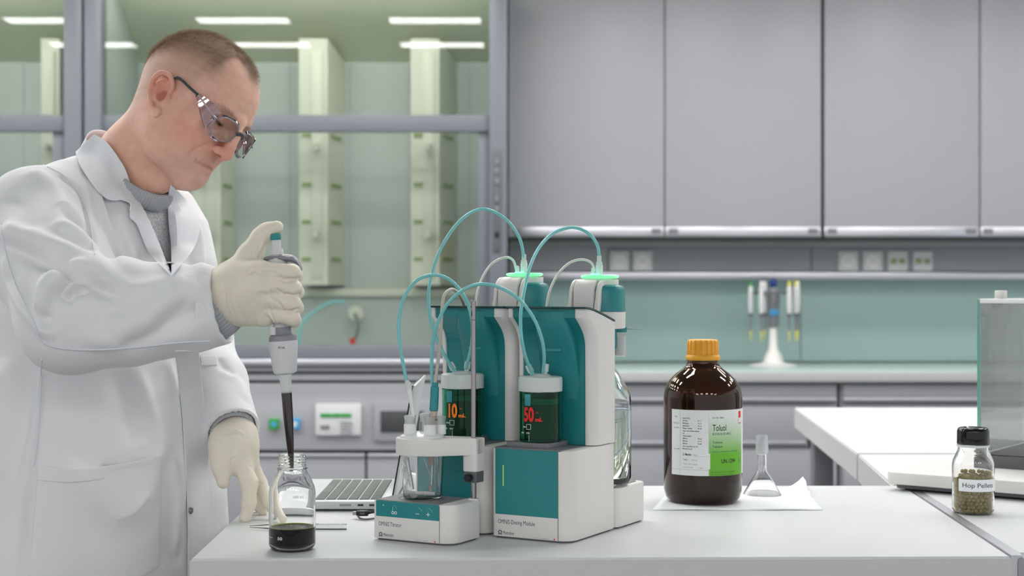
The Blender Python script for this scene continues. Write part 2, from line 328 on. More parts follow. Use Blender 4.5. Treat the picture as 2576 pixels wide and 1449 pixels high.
# ------------------------------------------------------------------ fume hoods
YH = 6.92
def hood(x0, x1, lab, cols, mirror=False):
    """x0..x1: outer edges of the hood in the photograph's columns at distance YH"""
    h = empty('fume_hood', (X(x0, YH), YH, 0), label=lab, cat='fume hood'); L = h.location
    P = lambda n, a, b, c2, d, Y, dep, m, bv=.003: pbox(n, a, b, c2, d, Y, dep, M[m], h, bv, off=L)
    P('post', x0, -80, x0+43, 872, YH-.04, .1, 'frame', .006); P('post', x1-46, -80, x1, 872, YH-.04, .1, 'frame', .006)
    P('crossbar', x0+43, 289, x1-46, 331, YH-.02, .05, 'frame', .004)
    P('sash_stile', x0+43, 331, x0+62, 872, YH, .03, 'frame'); P('sash_stile', x1-72, 331, x1-46, 872, YH, .03, 'frame')
    P('sill', x0, 868, x1, 902, YH-.05, .12, 'frame', .006); P('sill_rail', x0, 903, x1, 921, YH-.075, .12, 'alu', .008)
    P('sill_lower', x0, 922, x1, 935, YH-.05, .1, 'cab2', .004); P('lower_gap', x0, 936, x1, 940, YH-.02, .1, 'dark', .0)
    # glass sashes
    P('glass_pane', x0+43, -80, x1-46, 289, YH+.0, .004, 'hoodglass', 0); P('glass_pane', x0+60, 331, x1-70, 868, YH+.012, .004, 'hoodglass', 0)
    # inside
    yb = 7.62; xa = X(x0+43, YH)-L.x; xb = X(x1-46, YH)-L.x
    def ibox(n, a, b, m, bv=0): return box(n, a, b, M[m], h, bv)
    ibox('back_panel', (xa, yb-L.y, .9), (xb, yb+.02-L.y, Z(157, yb)), 'hood_in')
    for px in range(430, 1300, 150) if x0 > 0 else (60,):
        if X(px, yb)-L.x < xb-.02 and X(px, yb)-L.x > xa+.02: ibox('panel_joint', (X(px, yb)-L.x-.002, yb-.002-L.y, .95), (X(px, yb)-L.x+.002, yb-L.y, Z(160, yb)), 'cab2')
    prism('top_baffle', [(xa, yb-L.y, Z(157, yb)), (xa, yb+.02-L.y, Z(157, yb)), (xa, YH+.12-L.y, 2.84), (xa, YH+.1-L.y, 2.82)], (xb-xa, 0, 0), M['hood_top'], h)
    ibox('side_panel', (xa-.02, .08, .9), (xa, yb-L.y, 2.8), 'hood_in'); ibox('side_panel', (xb, .08, .9), (xb+.02, yb-L.y, 2.8), 'hood_in')
    ibox('work_surface', (xa, .06, .86), (xb, yb-L.y, .90), 'counter')
    ibox('hood_fill_light', (xa+.1, .10, 2.675), (xb-.1, .17, 2.695), 'hood_fill')  # glowing strip added out of view to brighten the hood interior
    Ys = 7.5; ibox('shelf', (xa, Ys-L.y, Z(746, Ys)), (xb, yb-L.y, Z(727, Ys)), 'hood_col', .004)
    ibox('lower_panel', (xa, Ys+.03-L.y, .9), (xb, Ys+.05-L.y, Z(747, Ys)), 'hood_in')
    for a, b, c2 in cols:
        Yc = 7.34
        xl, xm, xr = X(a, Yc)-L.x, X(b, Yc)-L.x, X(c2, yb)-L.x
        plan = [(xl, yb-L.y-.001), (xl, Yc-L.y), (xm, Yc-L.y), (xr, yb-.001-L.y)]; zt = [Z(157, yb), Z(97, Yc), Z(97, Yc), Z(157, yb)]
        col = loft('column', [[Vector((p[0], p[1], Z(717, Yc))) for p in plan], [Vector((p[0], p[1], z)) for p, z in zip(plan, zt)]], M['hood_col'], h, 20)
        rid = prism('ridge', [(X(b-32, Yc)-L.x, Yc-.012-L.y, Z(112, Yc)), (X(b-2, Yc)-L.x, Yc-.012-L.y, Z(112, Yc)), (X(b-2, Yc)-L.x, Yc-.001-L.y, Z(98, Yc)), (X(b-32, Yc)-L.x, Yc-.001-L.y, Z(98, Yc))], (0, 0, -.32), M['hood_col'], col) if False else box('ridge', (X(b-40, Yc)-L.x, Yc-.008-L.y, Z(700, Yc)), (X(b-12, Yc)-L.x, Yc-L.y, Z(130, Yc)), M['hood_col'], col, .003)
        for ys in (340, 464, 558, 652):
            box('slot', (X(a+8, Yc)-L.x, Yc-.006-L.y, Z(ys+5, Yc)), (X(a+30, Yc)-L.x, Yc+.0-L.y, Z(ys-5, Yc)), M['slot'], col)
            n = Vector((yb-Yc, -(xr-xm), 0)).normalized()
            f0, f1 = .18, .72
            p0 = Vector((xm+(xr-xm)*f0, Yc-L.y+(yb-Yc)*f0, 0)); p1 = Vector((xm+(xr-xm)*f1, Yc-L.y+(yb-Yc)*f1, 0))
            prism('slot', [p0+Vector((0, 0, Z(ys+5, Yc))), p1+Vector((0, 0, Z(ys+5, Yc))), p1+Vector((0, 0, Z(ys-5, Yc))), p0+Vector((0, 0, Z(ys-5, Yc)))], n*.006, M['slot'], col)
        for ys in (373, 590):
            rod('peg', (X(b-26, Yc)-L.x, Yc-L.y, Z(ys, Yc)), (X(b-26, Yc)-L.x, Yc-.06-L.y, Z(ys, Yc)), .012, M['grey'], col, n=12)
            rod('peg_knob', (X(b-26, Yc)-L.x, Yc-.06-L.y, Z(ys+8, Yc)), (X(b-26, Yc)-L.x, Yc-.06-L.y, Z(ys-8, Yc)), .02, M['hood_col'], col, n=12)
    # lower front
    P('front_panel', x0, 941, x1, 957, YH-.03, .08, 'cab', .003); P('shadow_gap', x0, 958, x1, 963, YH-.01, .08, 'dark', 0)
    P('service_front', x0, 964, x1, 1132, YH-.02, .08, 'cab', .003); P('lower_gap', x0, 1133, x1, 1139, YH+.0, .08, 'dark', 0)
    n = 3; wd = (x1-x0)/n
    for i in range(n):
        P('door', x0+i*wd+3, 1152, x0+(i+1)*wd-3, 1345, YH-.02, .03, 'cab2', .002); P('door_rail', x0+i*wd+3, 1141, x0+(i+1)*wd-3, 1151, YH-.03, .04, 'alu', .003)
    box('plinth', (X(x0, YH)-L.x, .05, 0), (X(x1, YH)-L.x, .6, .12), M['dgrey'], h)
    box('cabinet_body', (X(x0, YH)-L.x, .07, .12), (X(x1, YH)-L.x, .7, .855), M['cab2'], h)
    return h
h1 = hood(211, 1276, 'wide fume hood behind the man, three slotted columns inside', [(483, 555, 592), (752, 824, 868), (1033, 1105, 1150)])
h2 = hood(-854, 205, 'fume hood at the left edge, mostly cut off by the picture', [(-200, -128, -80), (103, 150, 172)])
L = h1.location
def hp(name, a, b, c2, d, Y, dep, m, par, bv=.002): return pbox(name, a, b, c2, d, Y, dep, M[m], par, bv, off=L)
kp = hp('control_strip', 1241, 378, 1259, 632, YH-.05, .012, 'dgrey', h1)
for yy in (400, 425, 450, 495, 520, 583): hp('control_button', 1245, yy, 1255, yy+14, YH-.056, .006, 'black' if yy == 583 else 'grey', kp)
# fittings on the hood front
def fitting(name, lab, cat, px, py, Y=YH-.02): return empty(name, W(px, py, Y), label=lab, cat=cat)
for px, cc, nm, lab in ((692, 'greenp', 'water_valve', 'green square water valve knob on the hood front'), (744, 'blue', 'gas_valve', 'blue square gas valve knob on the hood front')):
    t = fitting(nm, lab, 'valve', px, 1065)
    lathe('stem', [(.012, -.03), (.014, -.03), (.014, .0), (0, .0)], M['socket'], t, 16, (0, 0, 0), 40, (0, -1, 0)) ; loft('knob', [[Vector((p[0]*k2, -z, p[1]*k2)) for p in rrect(-.024, -.026, .024, .026, [.007]*4)] for z, k2 in ((.012, .9), (.02, 1), (.034, 1), (.04, .8))], M[cc], t)
    lathe('cap_disc', [(0, .001), (.012, .001), (.013, -.002), (0, -.002)], M['blue' if cc == 'greenp' else 'socket'], t, 16, (0, -.041, 0), 40, (0, -1, 0))
t = fitting('hood_controller', 'white hood controller box with a green top bar', 'control box', 850, 1057)
L2 = t.location; B = lambda n, a, b, c2, d, Y, dep, m, par=None, bv=.002: pbox(n, a, b, c2, d, Y, dep, M[m], par or t, bv, off=L2)
hs = B('housing', 793, 1016, 908, 1096, YH-.05, .03, 'socket', None, .006)
for a, b in ((806, 835), (836, 856), (857, 884)): B('green_bar', a, 1040, b, 1050, YH-.054, .004, 'greenp', None, .001)
B('display', 806, 1070, 828, 1080, YH-.054, .004, 'grey', None, .001)
for yy in (1060, 1067, 1074, 1081, 1088): B('button_row', 856, yy, 886, yy+4, YH-.054, .004, 'cab2', None, .001)
t = fitting('hood_display', 'dark screen in a grey surround on the hood front', 'screen', 1005, 1060); L2 = t.location
B('surround', 940, 1012, 1080, 1110, YH-.04, .02, 'cab2', None, .004); B('screen', 957, 1034, 1066, 1088, YH-.046, .006, 'screen', None, .003)
# tap and hose inside the hood
t = empty('hood_tap', W(893, 800, 7.42), label='pale tap with a red nozzle inside the hood', cat='tap'); L2 = t.location
lathe('tap_body', [(0, .03), (.035, .028), (.042, 0), (.03, -.03), (0, -.034)], M['hood_col'], t, 20, (0, .02, .02), 40, (.3, -1, 0))
tube('spout', [(0, -.01, .02), (.02, -.04, -.02), (.012, -.05, -.08), (-.004, -.05, -.11)], .009, M['grey'], t)
lathe('red_nozzle', [(0, 0), (.012, 0), (.015, -.02), (.01, -.035), (0, -.035)], M['red'], t, 14, (-.006, -.05, -.095))
tag(tube('green_hose', [W(868, 760, 7.42), W(835, 760, 7.4), W(790, 785, 7.38), W(760, 815, 7.36), W(752, 850, 7.34), W(752, 872, 7.34)], .008, M['tube']), 'pale green hose hanging from the tap inside the hood', 'hose')
# ------------------------------------------------------------------ benches
YB = YD(1222)
def bench(name, lab, quad, legs, par=None):
    t = empty(name, (quad[0][0], quad[0][1], 0), label=lab, cat='bench'); L = t.location
    top = [Vector((x-L.x, y-L.y, DZ-.0)) for x, y in quad]
    c = sum((v.xy for v in top), Vector((0, 0)))/len(top)
    def ring(z, k): return [Vector((v.x+(c.x-v.x)*k/(v.xy-c).length, v.y+(c.y-v.y)*k/(v.xy-c).length, z)) for v in top]
    loft('bench_top', [ring(DZ-.026, .0), ring(DZ-.0015, .0), ring(DZ, .0015)], M['desk'], t, 20)
    loft('edge_band', [ring(DZ-.062, -.003), ring(DZ-.004, -.003), ring(DZ-.004, .003), ring(DZ-.0265, .003), ring(DZ-.0265, .04), ring(DZ-.062, .04)], M['desk_edge'], t, 20, cap=False)
    for fx, fy in legs:
        p = top[0].xy.lerp(top[1].xy, fx).lerp(top[3].xy.lerp(top[2].xy, fx), fy)
        box('leg', (p.x-.03, p.y-.03, 0), (p.x+.03, p.y+.03, DZ-.06), M['grey'], t, .004)
    for fy in (.06, .94):
        p = top[0].xy.lerp(top[3].xy, fy); q2 = top[1].xy.lerp(top[2].xy, fy)
        prism('apron', [Vector((p.x+.03, p.y, DZ-.062)), Vector((q2.x-.03, q2.y, DZ-.062)), Vector((q2.x-.03, q2.y, DZ-.12)), Vector((p.x+.03, p.y, DZ-.12))], (0, .025, 0), M['grey'], t)
    return t
def xj(Y): return .7188+(Y-2.156)*.0595
LG = [(.05, .12), (.95, .12), (.05, .88), (.95, .88)]
bench('lab_bench', 'white lab bench in the foreground carrying the titration instruments', [(-.4525, 2.132), (xj(2.15)-.010, 2.150), (xj(YB)-.010, YB), (-.468, YB)], LG)
g = .012
bench('side_bench', 'white bench at the right under the balance and hop jar', [(xj(2.16)+g, 2.18), (2.0, 2.2), (2.15, 3.47), (.797, 3.47), (.741, 2.935), (xj(2.935)+g, 2.935)], [(.12, .1), (.95, .12), (.12, .88), (.95, .88)])
bench('far_bench', 'white bench farther back behind the balance', [(.8005, 3.50), (2.1, 3.5), (2.2, 4.82), (.904, 4.82)], LG)
pj = [Vector((xj(y)+d, y, 0)) for y, d in ((2.152, -.007), (2.152, .009), (YB, .009), (YB, -.007))]
tag(loft('joint_strip', [[Vector((p.x, p.y, z)) for p in pj] for z in (DZ-.055, DZ+.0012)], M['alu'], None, 20), 'metal joint strip between foreground bench and side bench', 'trim strip')
bx = W(2556, 1394, 2.155)
tag(box('edge_bracket', (bx.x, 2.148, DZ-.09), (bx.x+.09, 2.176, DZ-.001), M['cab2'], bev=.006), 'grey corner bracket on the front of the side bench', 'bracket')
# ------------------------------------------------------------------ instruments on the bench
TH = -math.radians(29)
def place(name, fl, label, cat, group=None):
    return empty(name, (fl[0], fl[1], DZ), TH, label, cat, group)
def frame(fl):
    m = Matrix.Translation((fl[0], fl[1], DZ)) @ Matrix.Rotation(TH, 4, 'Z')
    return lambda u, s, z: m @ Vector((u, s, z))
def label_fn(u0, z0, s=0.0):
    return lambda x, y, h: (u0+x, s-h, z0+y)
def omega(par, u, z, k):
    pts = [(-.55, 0), (-.2, 0), (-.2, .12), (-.42, .4), (-.42, .68), (-.2, .93), (.2, .93), (.42, .68), (.42, .4), (.2, .12), (.2, 0), (.55, 0)]
    tube('omega_mark', [(u+x*k, -.0004, z+y*k) for x, y in pts], .0005, M['inkp'], par, 3, 6)
def dosing_unit(fl, label):
    t = place('dosing_module', fl, label, 'lab instrument', 'dosing modules')
    W0, D0, H0 = .135, .155, .1375
    slab('foot', rrect(.004, .004, W0-.004, D0-.004, (.006, .018, .006, .006)), 0, .005, M['dgrey'], t, .001)
    slab('base_housing', rrect(0, 0, W0, D0, (.006, .024, .006, .006)), .0025, H0, M['white'], t, .0025)
    box('front_seam', (.1135, -.0004, .004), (.1142, .001, H0-.002), M['grey'], t)
    f1 = box('front_panel', (.006, -.0006, .037), (.1135, .003, H0-.0006), M['teal'], t, .0004, 1)
    if fl[0] > -.1: box('status_light', (.0195, -.0012, .080), (.021, -.0003, .112), M['ledy'], f1)
    slab('top_plate', rrect(.003, .0008, .1175, .088, (.003, .002, .002, .002)), H0-.001, H0+.0012, M['grey'], t, .0006)
    # tower: profile of the front edge
    def zt(s): return .3500-.022*max(0, (s-.055)/.1)**1.25
    zs = [(.085, H0+.0015), (.085, .22), (.085, .27), (.0845, .290), (.083, .300), (.079, .309), (.073, .317), (.065, .3245), (.057, .331), (.050, .3365), (.050, .343)]
    def prof(ds, back=.1545):
        L = [(s+ds, z) for s, z in zs]; top = [(.050+ds+(back-.050-ds)*k/8, 0) for k in range(9)]
        return L+[(s, zt(s)) for s, _ in top]+[(back, H0+.0015)]
    def block(name, us, m, back=.1545):
        return loft(name, [[Vector((u, s, z)) for s, z in prof(ds, back)] for u, ds in us], m, t, 40)
    block('side_panel', [(.0006, .0015), (.0022, 0), (.0065, 0), (.0075, .001)], M['white'])
    arc = [(.117, .0008), (.1185, 0)]+[(.1185+.0165*math.sin(a), .0165*(1-math.cos(a))) for a in (math.radians(x) for x in (15, 30, 45, 60, 75, 90))]
    block('side_panel', arc, M['white'])
    block('tower_front', [(.0076, .004), (.1168, .004)], M['teal'])
    # raised centre tongue that runs out into the recess
    rings = []
    for s, z, h in ((.0515, .345, .026), (.0513, .336, .026), (.0515, .325, .027), (.056, .310, .028), (.066, .295, .030), (.0765, .270, .032), (.084, .240, .034), (.0905, .20, .036)):
        c = .072; rings.append([Vector((c-h, .0905, z)), Vector((c-h, s+.006, z)), Vector((c-h+.006, s, z)), Vector((c+h-.006, s, z)), Vector((c+h, s+.006, z)), Vector((c+h, .0905, z))])
    tg = loft('centre_tongue', rings, M['teal'], t, 50)
    box('slot_mark', (.058, .0683, .284), (.083, .0785, .288), M['teal2'], tg, rot=None)
    # lid
    L = []
    for j, (u0, u1) in enumerate(((-.001, .136),)):
        ss = [.0455]+[.050+.0115*k for k in range(10)]
        for s in ss: L.append([Vector((u0, s, zt(s)+.0006)), Vector((u1, s, zt(s)+.0006)), Vector((u1, s, zt(s)+.0034)), Vector((u0, s, zt(s)+.0034))])
    loft('lid', L, M['teallid'], t, 40)
    tray = slab('cylinder_tray', rrect(.016, .017, .0885, .0835, (.002,)*4), H0+.001, H0+.0085, M['grey'], t, .0012)
    return t
TT = (-.1551, 2.389); DD = (-.0307, 2.314); SS = (-.2115, 2.2956)
tu = dosing_unit(TT, 'teal and white titrator tower standing behind the beaker')
du = dosing_unit(DD, 'teal and white dosing module in front, reading OMNIS Dosing Module')
text('lettering', 'OMNIS Dosing Module', .0092, M['ink'], du, label_fn(.0105, .0228), width=.064)
omega(du, .0145, .0065, .0058)
text('lettering', 'Metrohm', .0074, M['inkp'], du, label_fn(.0195, .0065), width=.019)
text('lettering', 'swiss made', .0030, M['inkg'], du, label_fn(.0745, .0045), 1.0, spacing=1.7); box('swiss_flag', (.1065, -.0004, .0042), (.1085, .0003, .0064), M['red'], du)
# the low stirrer base of the titrator
st = place('titrator', SS, 'low white stirrer base with teal key strip, reading OMNIS Titrator', 'lab instrument')
slab('foot', rrect(.004, .004, .138, .078, (.006, .018, .006, .004)), 0, .005, M['dgrey'], st, .001)
slab('base_housing', rrect(0, 0, .142, .082, (.006, .024, .006, .004)), .0025, .0605, M['white'], st, .0022)
box('front_seam', (.1185, -.0004, .004), (.1192, .001, .058), M['grey'], st)
ks = box('key_strip', (.006, -.0006, .0365), (.1185, .003, .0600), M['teal'], st, .0004, 1)
slab('top_plate', rrect(.004, .0008, .1185, .080, (.003, .003, .003, .003)), .0590, .0613, M['grey'], st, .0006)
lathe('stirring_ring', [(.034, .0612), (.0348, .0618), (.0355, .0612)], M['dgrey'], st, 48, (.060, .044, 0))
text('lettering', 'OMNIS Titrator', .0092, M['ink'], st, label_fn(.0105, .0222), width=.0415)
omega(st, .0145, .0065, .0056)
text('lettering', 'Metrohm', .0070, M['inkp'], st, label_fn(.0195, .0065), width=.018)
text('lettering', 'swiss made', .0029, M['inkg'], st, label_fn(.077, .0045), 1.0, spacing=1.7); box('swiss_flag', (.110, -.0004, .0042), (.112, .0003, .0064), M['red'], st)
text('key_symbol', '+', .012, M['inkw'], ks, label_fn(.096, .0405, -.0005), 1, bold=.0001); text('key_symbol', '\u2013', .012, M['inkw'], ks, label_fn(.0775, .0415, -.0005), 1, bold=.0001)
text('key_symbol', '\u221e', .012, M['inkw'], ks, label_fn(.0335, .0395, -.0005), 1) ; box('key_symbol', (.0365, -.0009, .0455), (.0369, -.0004, .052), M['inkw'], ks)
for c in (.037, .081, .0995):
    tube('key_arc', [(c+.0075*math.cos(a), -.0008, .0475+.0065*math.sin(a)) for a in np.linspace(.2, 1.6, 6)], .00012, M['inkw'], ks, 2, 5)
box('status_light', (.019, -.0011, .0525), (.0205, -.0004, .0545), M['ledy'], ks)
lathe('rod_boss', [(0, .0595), (.009, .0595), (.008, .0625), (0, .0625)], M['white'], st, 32, (.134, .074, 0))
rod('support_rod', (.134, .074, .060), (.134, .074, .3635), .00375, M['steel'], st, bev=.0006)
lathe('rod_groove', [(.0030, .333), (.0040, .333), (.0040, .3338), (.0030, .3338)], M['dgrey'], st, 24, (.134, .074, 0), closed=True)
box('rod_slot', (.1325, .0700, .339), (.1337, .0708, .347), M['black'], st)
# beaker holder: ring with arm clamped on the rod
hc = (.0605, .045)
out = []
for a in np.linspace(60, 300, 28): out.append((hc[0]+.0405*math.cos(math.radians(a)), hc[1]+.0405*math.sin(math.radians(a))))
for k in range(1, 8):
    f = k/8; out.append((hc[0]+.0405*.5+(.146-hc[0]-.0405*.5)*f, (hc[1]-.0351)+(.061-hc[1]+.0351)*(f*f*(3-2*f))))
out += [(.146, .062), (.1465, .066), (.1465, .086), (.143, .088), (.12, .088), (.09, .0835)]
hd = slab('beaker_holder', out, .1290, .1545, M['white'], st, .0018)
slab('holder_shank', rrect(.1215, .060, .1465, .088, (.006, .006, .004, .004)), .104, .1535, M['white'], st, .0015)
slab('clamp_block', rrect(.1235, .062, .1455, .086, (.002,)*4), .0875, .1045, M['dgrey'], st, .001)
lathe('clamp_knob', [(0, 0), (.0055, 0), (.006, .002), (.006, .008), (.005, .0095), (0, .0095)], M['black'], st, 24, (.1345, .062, .0955), 40, (0, -1, 0))
rod('screw_hole', (.1235, .0603, .1475), (.1235, .0612, .1475), .0014, M['black'], st, n=12)
# beaker with lid, necks and stirring bar
fs = frame(SS); bc = fs(hc[0], hc[1], 0)
bk = empty('titration_beaker', (bc.x, bc.y, DZ+.0618), TH, 'clear conical titration beaker hanging in the white holder ring', 'beaker')
lathe('beaker_wall', [(0, 0), (.0265, 0), (.0285, .0015), (.0295, .006), (.0335, .080), (.0322, .080), (.0283, .0065), (.027, .003), (0, .0022)], M['glass'], bk, 64)
lathe('beaker_lid', [(0, .083), (.034, .083), (.034, .0925), (.0345, .0932), (.0335, .0955), (.026, .099), (.012, .1015), (0, .102)], M['whitegloss'], bk, 64)
for i in range(6): box('scale_mark', (-.0015, -.0322+.0002*i, .018+i*.009), (.0045 if i % 2 else .002, -.0312+.0002*i, .0184+i*.009), M['inkg'], bk) if False else None
def neck(u, s, z, r=.0098, col='whitegloss', ring=True):
    lathe('lid_neck', [(0, .097), (r, .097), (r*.96, z), (r*.8, z), (0, z)], M[col], bk, 32, (u, s, 0))
    if ring: lathe('neck_sleeve', [(r*.86, z-.001), (r*.86, z+.006), (r*.98, z+.012), (r*.92, z+.013), (r*.78, z+.006), (r*.74, z-.001)], M['frost'], bk, 32, (u, s, 0), closed=True)
neck(-.012, -.016, .1135); neck(.018, -.007, .113); neck(-.004, .014, .115, .0095, 'frost', True); neck(.022, .017, .1115, .0085)
sb = empty('stirring_bar', (bc.x+.0045, bc.y-.008, DZ+.0618+.0073), -math.radians(8), 'white stirring bar lying on the beaker bottom', 'stirring bar')
lathe('bar_body', [(0, -.0155), (.002, -.0155), (.0032, -.014), (.0032, .014), (.002, .0155), (0, .0155)], M['whitegloss'], sb, 20, (0, 0, 0), 40, (1, 0, 0))
lathe('centre_ring', [(.003, -.0012), (.0038, -.0008), (.0038, .0008), (.003, .0012)], M['whitegloss'], sb, 20, (0, 0, 0), 40, (1, 0, 0), closed=True)
# thin glass rods and electrode in the beaker
bz = DZ+.0618
def Bk(px, py, Y): return W(px, py, Y)
el = empty('electrode', W(1090, 1000, 2.30), 0, 'teal-headed combined electrode standing in the beaker lid', 'electrode'); L = el.location
def R(name, a, b, r, m, par, r2=None, bev=0): return rod(name, a-L, b-L, r, M[m], par, r2, 24, bev)
R('head', W(1094, 972, 2.30), W(1091, 1034, 2.30), .0065, 'teal2', el, .0068, .001); R('cable_sleeve', W(1095, 962, 2.30), W(1094, 973, 2.30), .0048, 'teal2', el)
R('joint', W(1092, 1033, 2.30), W(1090, 1056, 2.30), .0053, 'beige', el, .0050); lathe('joint_ring', [(.0052, 0), (.0062, 0), (.0062, .001), (.0052, .001)], M['dgrey'], el, 24, W(1090.4, 1056, 2.30)-L, closed=True)
lathe('joint_base', [(0, 0), (.0058, 0), (.0058, .0062), (0, .0062)], M['beige'], el, 24, W(1090, 1068, 2.30)-L)
R('stem', W(1085, 1145, 2.30), W(1085, 1170, 2.30), .0052, 'beige', el, .0045); R('glass_shaft', W(1085, 1170, 2.30), W(1083, 1224, 2.30), .0022, 'frost', el); R('tip', W(1083, 1222, 2.30), W(1083, 1232, 2.30), .003, 'beige', el)
lathe('bulb', [(0, 0), (.0022, .001), (.0026, .003), (.002, .005), (0, .006)], M['frost'], el, 16, W(1083, 1238, 2.30)-L)
dt = empty('dosing_tip', W(1033, 1000, 2.285), 0, 'white conical dosing tip hanging over the left lid neck', 'dosing tip'); L = dt.location
R('tip_cone', W(1029, 978, 2.285), W(1040, 1048, 2.285), .0042, 'whitegloss', dt, .0020); R('nut', W(1025, 962, 2.285), W(1029, 979, 2.285), .0048, 'milky', dt, .0052, .0006); R('neck', W(1023.5, 957, 2.285), W(1025, 963, 2.285), .0032, 'milky', dt)
for i, (a, b, r, m) in enumerate(((W(1018, 1143, 2.30), W(1033, 1225, 2.30), .0011, 'frost'), (W(1063, 1143, 2.28), W(1083, 1200, 2.29), .0007, 'milky'), (W(1026, 1150, 2.315), W(1040, 1232, 2.315), .0013, 'milky'), (W(1097, 1143, 2.31), W(1104, 1228, 2.31), .0016, 'frost'))):
    tag(rod('glass_capillary', a, b, r, M[m], n=12), ['thin clear capillary at the left wall of the beaker', 'thin oblique tube crossing the beaker beside the electrode', 'whitish capillary reaching the left bottom of the beaker', 'thin glass tube right of the electrode in the beaker'][i], 'capillary', 'capillaries in the beaker')
# burette cylinders
def burette(fr, u, s, num, col, label, wm='mL'):
    p = fr(u, s, .1375+.0087); t = empty('burette_cylinder', p, TH+math.radians(20), label, 'burette cylinder', 'burette cylinders')
    lathe('cylinder_wall', [(0, 0), (.0315, 0), (.0325, .001), (.0325, .076), (.0300, .076), (.0300, .004), (0, .0035)], M['ggreen'], t, 64)
    ins = lathe('inner_body', [(0, .0045), (.0255, .0045), (.0255, .066), (0, .066)], mat('dark_green_core', s2l(8, 74, 50), .15) if 'dark_green_core' not in bpy.data.materials else bpy.data.materials['dark_green_core'], t, 48)
    lathe('piston_ring', [(.0256, .058), (.0292, .058), (.0292, .066), (.0256, .066)], M['teal2'], t, 48, closed=True)
    box('latch', (-.020, -.0305, .056), (-.010, -.027, .074), M['teal2'], t, .001)
    for a0 in (-70, 10, 60):
        rings = [[Vector((r*math.sin(math.radians(a)), -r*math.cos(math.radians(a)), z)) for r, z in ((.0318, .0755), (.0332, .0755), (.0332, .0772), (.0318, .0772))] for a in range(a0, a0+26, 4)]
        loft('dark_gap', rings, M['black'], t, 0)
    lathe('lid', [(0, .0765), (.0328, .0765), (.0340, .0775), (.0342, .096), (.0335, .0985), (.0315, .0998), (.017, .1000), (.013, .1035), (0, .1040)], M['milky'], t, 64)
    for a, tilt in ((-.010, -.55), (.007, .12)):
        d = Vector((tilt, 0, 1)).normalized(); b = Vector((a, -.004, .100)); rod('port', b, b+d*.010, .0036, M['milky'], t); rod('port_nut', b+d*.007, b+d*.0195, .0052, M['milky'], t, .0047, 24, .0007)
    def cyl(a0, z0): return lambda x, y, h: ((.0327+h)*math.sin(a0+x/.0327), -(.0327+h)*math.cos(a0+x/.0327), z0+y)
    o = math.radians(-36 if num == '10' else -42)
    text('lettering', num, .029, M[col], t, cyl(o, .033), bold=.0012, width=.0185)
    text('lettering', 'mL', .0078, M[col], t, cyl(o+.62, .033), bold=.0004, width=.0115); text('lettering', num+'1', .0038, M[col], t, cyl(o+.66, .045), .8)
    for x0, x1, z0, z1 in ((.0, .0082, .0200, .0205), (.0, .0082, .0275, .0280), (.0, .0006, .02, .028), (.0076, .0082, .02, .028)):
        f = cyl(o+.16, 0); rg = [[Vector(f(x, y, hh)) for y, hh in ((z0, 0), (z0, .0002), (z1, .0002), (z1, 0))] for x in np.linspace(x0, x1, 5)]
        loft('print_frame', rg, M['inkw'], t, 0)
    text('lettering', 'PROD', .0030, M['inkw'], t, cyl(o-.06, .0225), .8, bold=.0001); text('lettering', 'CODE', .0030, M['inkw'], t, cyl(o+.14, .0135), .8, bold=.0001); text('lettering', 'MADE', .0030, M['inkw'], t, cyl(o-.2, .0135), .8, bold=.0001)
    f = cyl(o+.3, 0); loft('print_line', [[Vector(f(x, y, hh)) for y, hh in ((.002, 0), (.002, .0002), (.012, .0002), (.012, 0))] for x in (0, .0005)], M['inkw'], t, 0)
    return t
ft, fd = frame(TT), frame(DD)
burette(ft, .0595, .050, '10', 'orange', 'burette cylinder with orange print 10 mL under a milky lid')
burette(fd, .0575, .050, '50', 'red', 'burette cylinder with red print 50 mL under a milky lid')
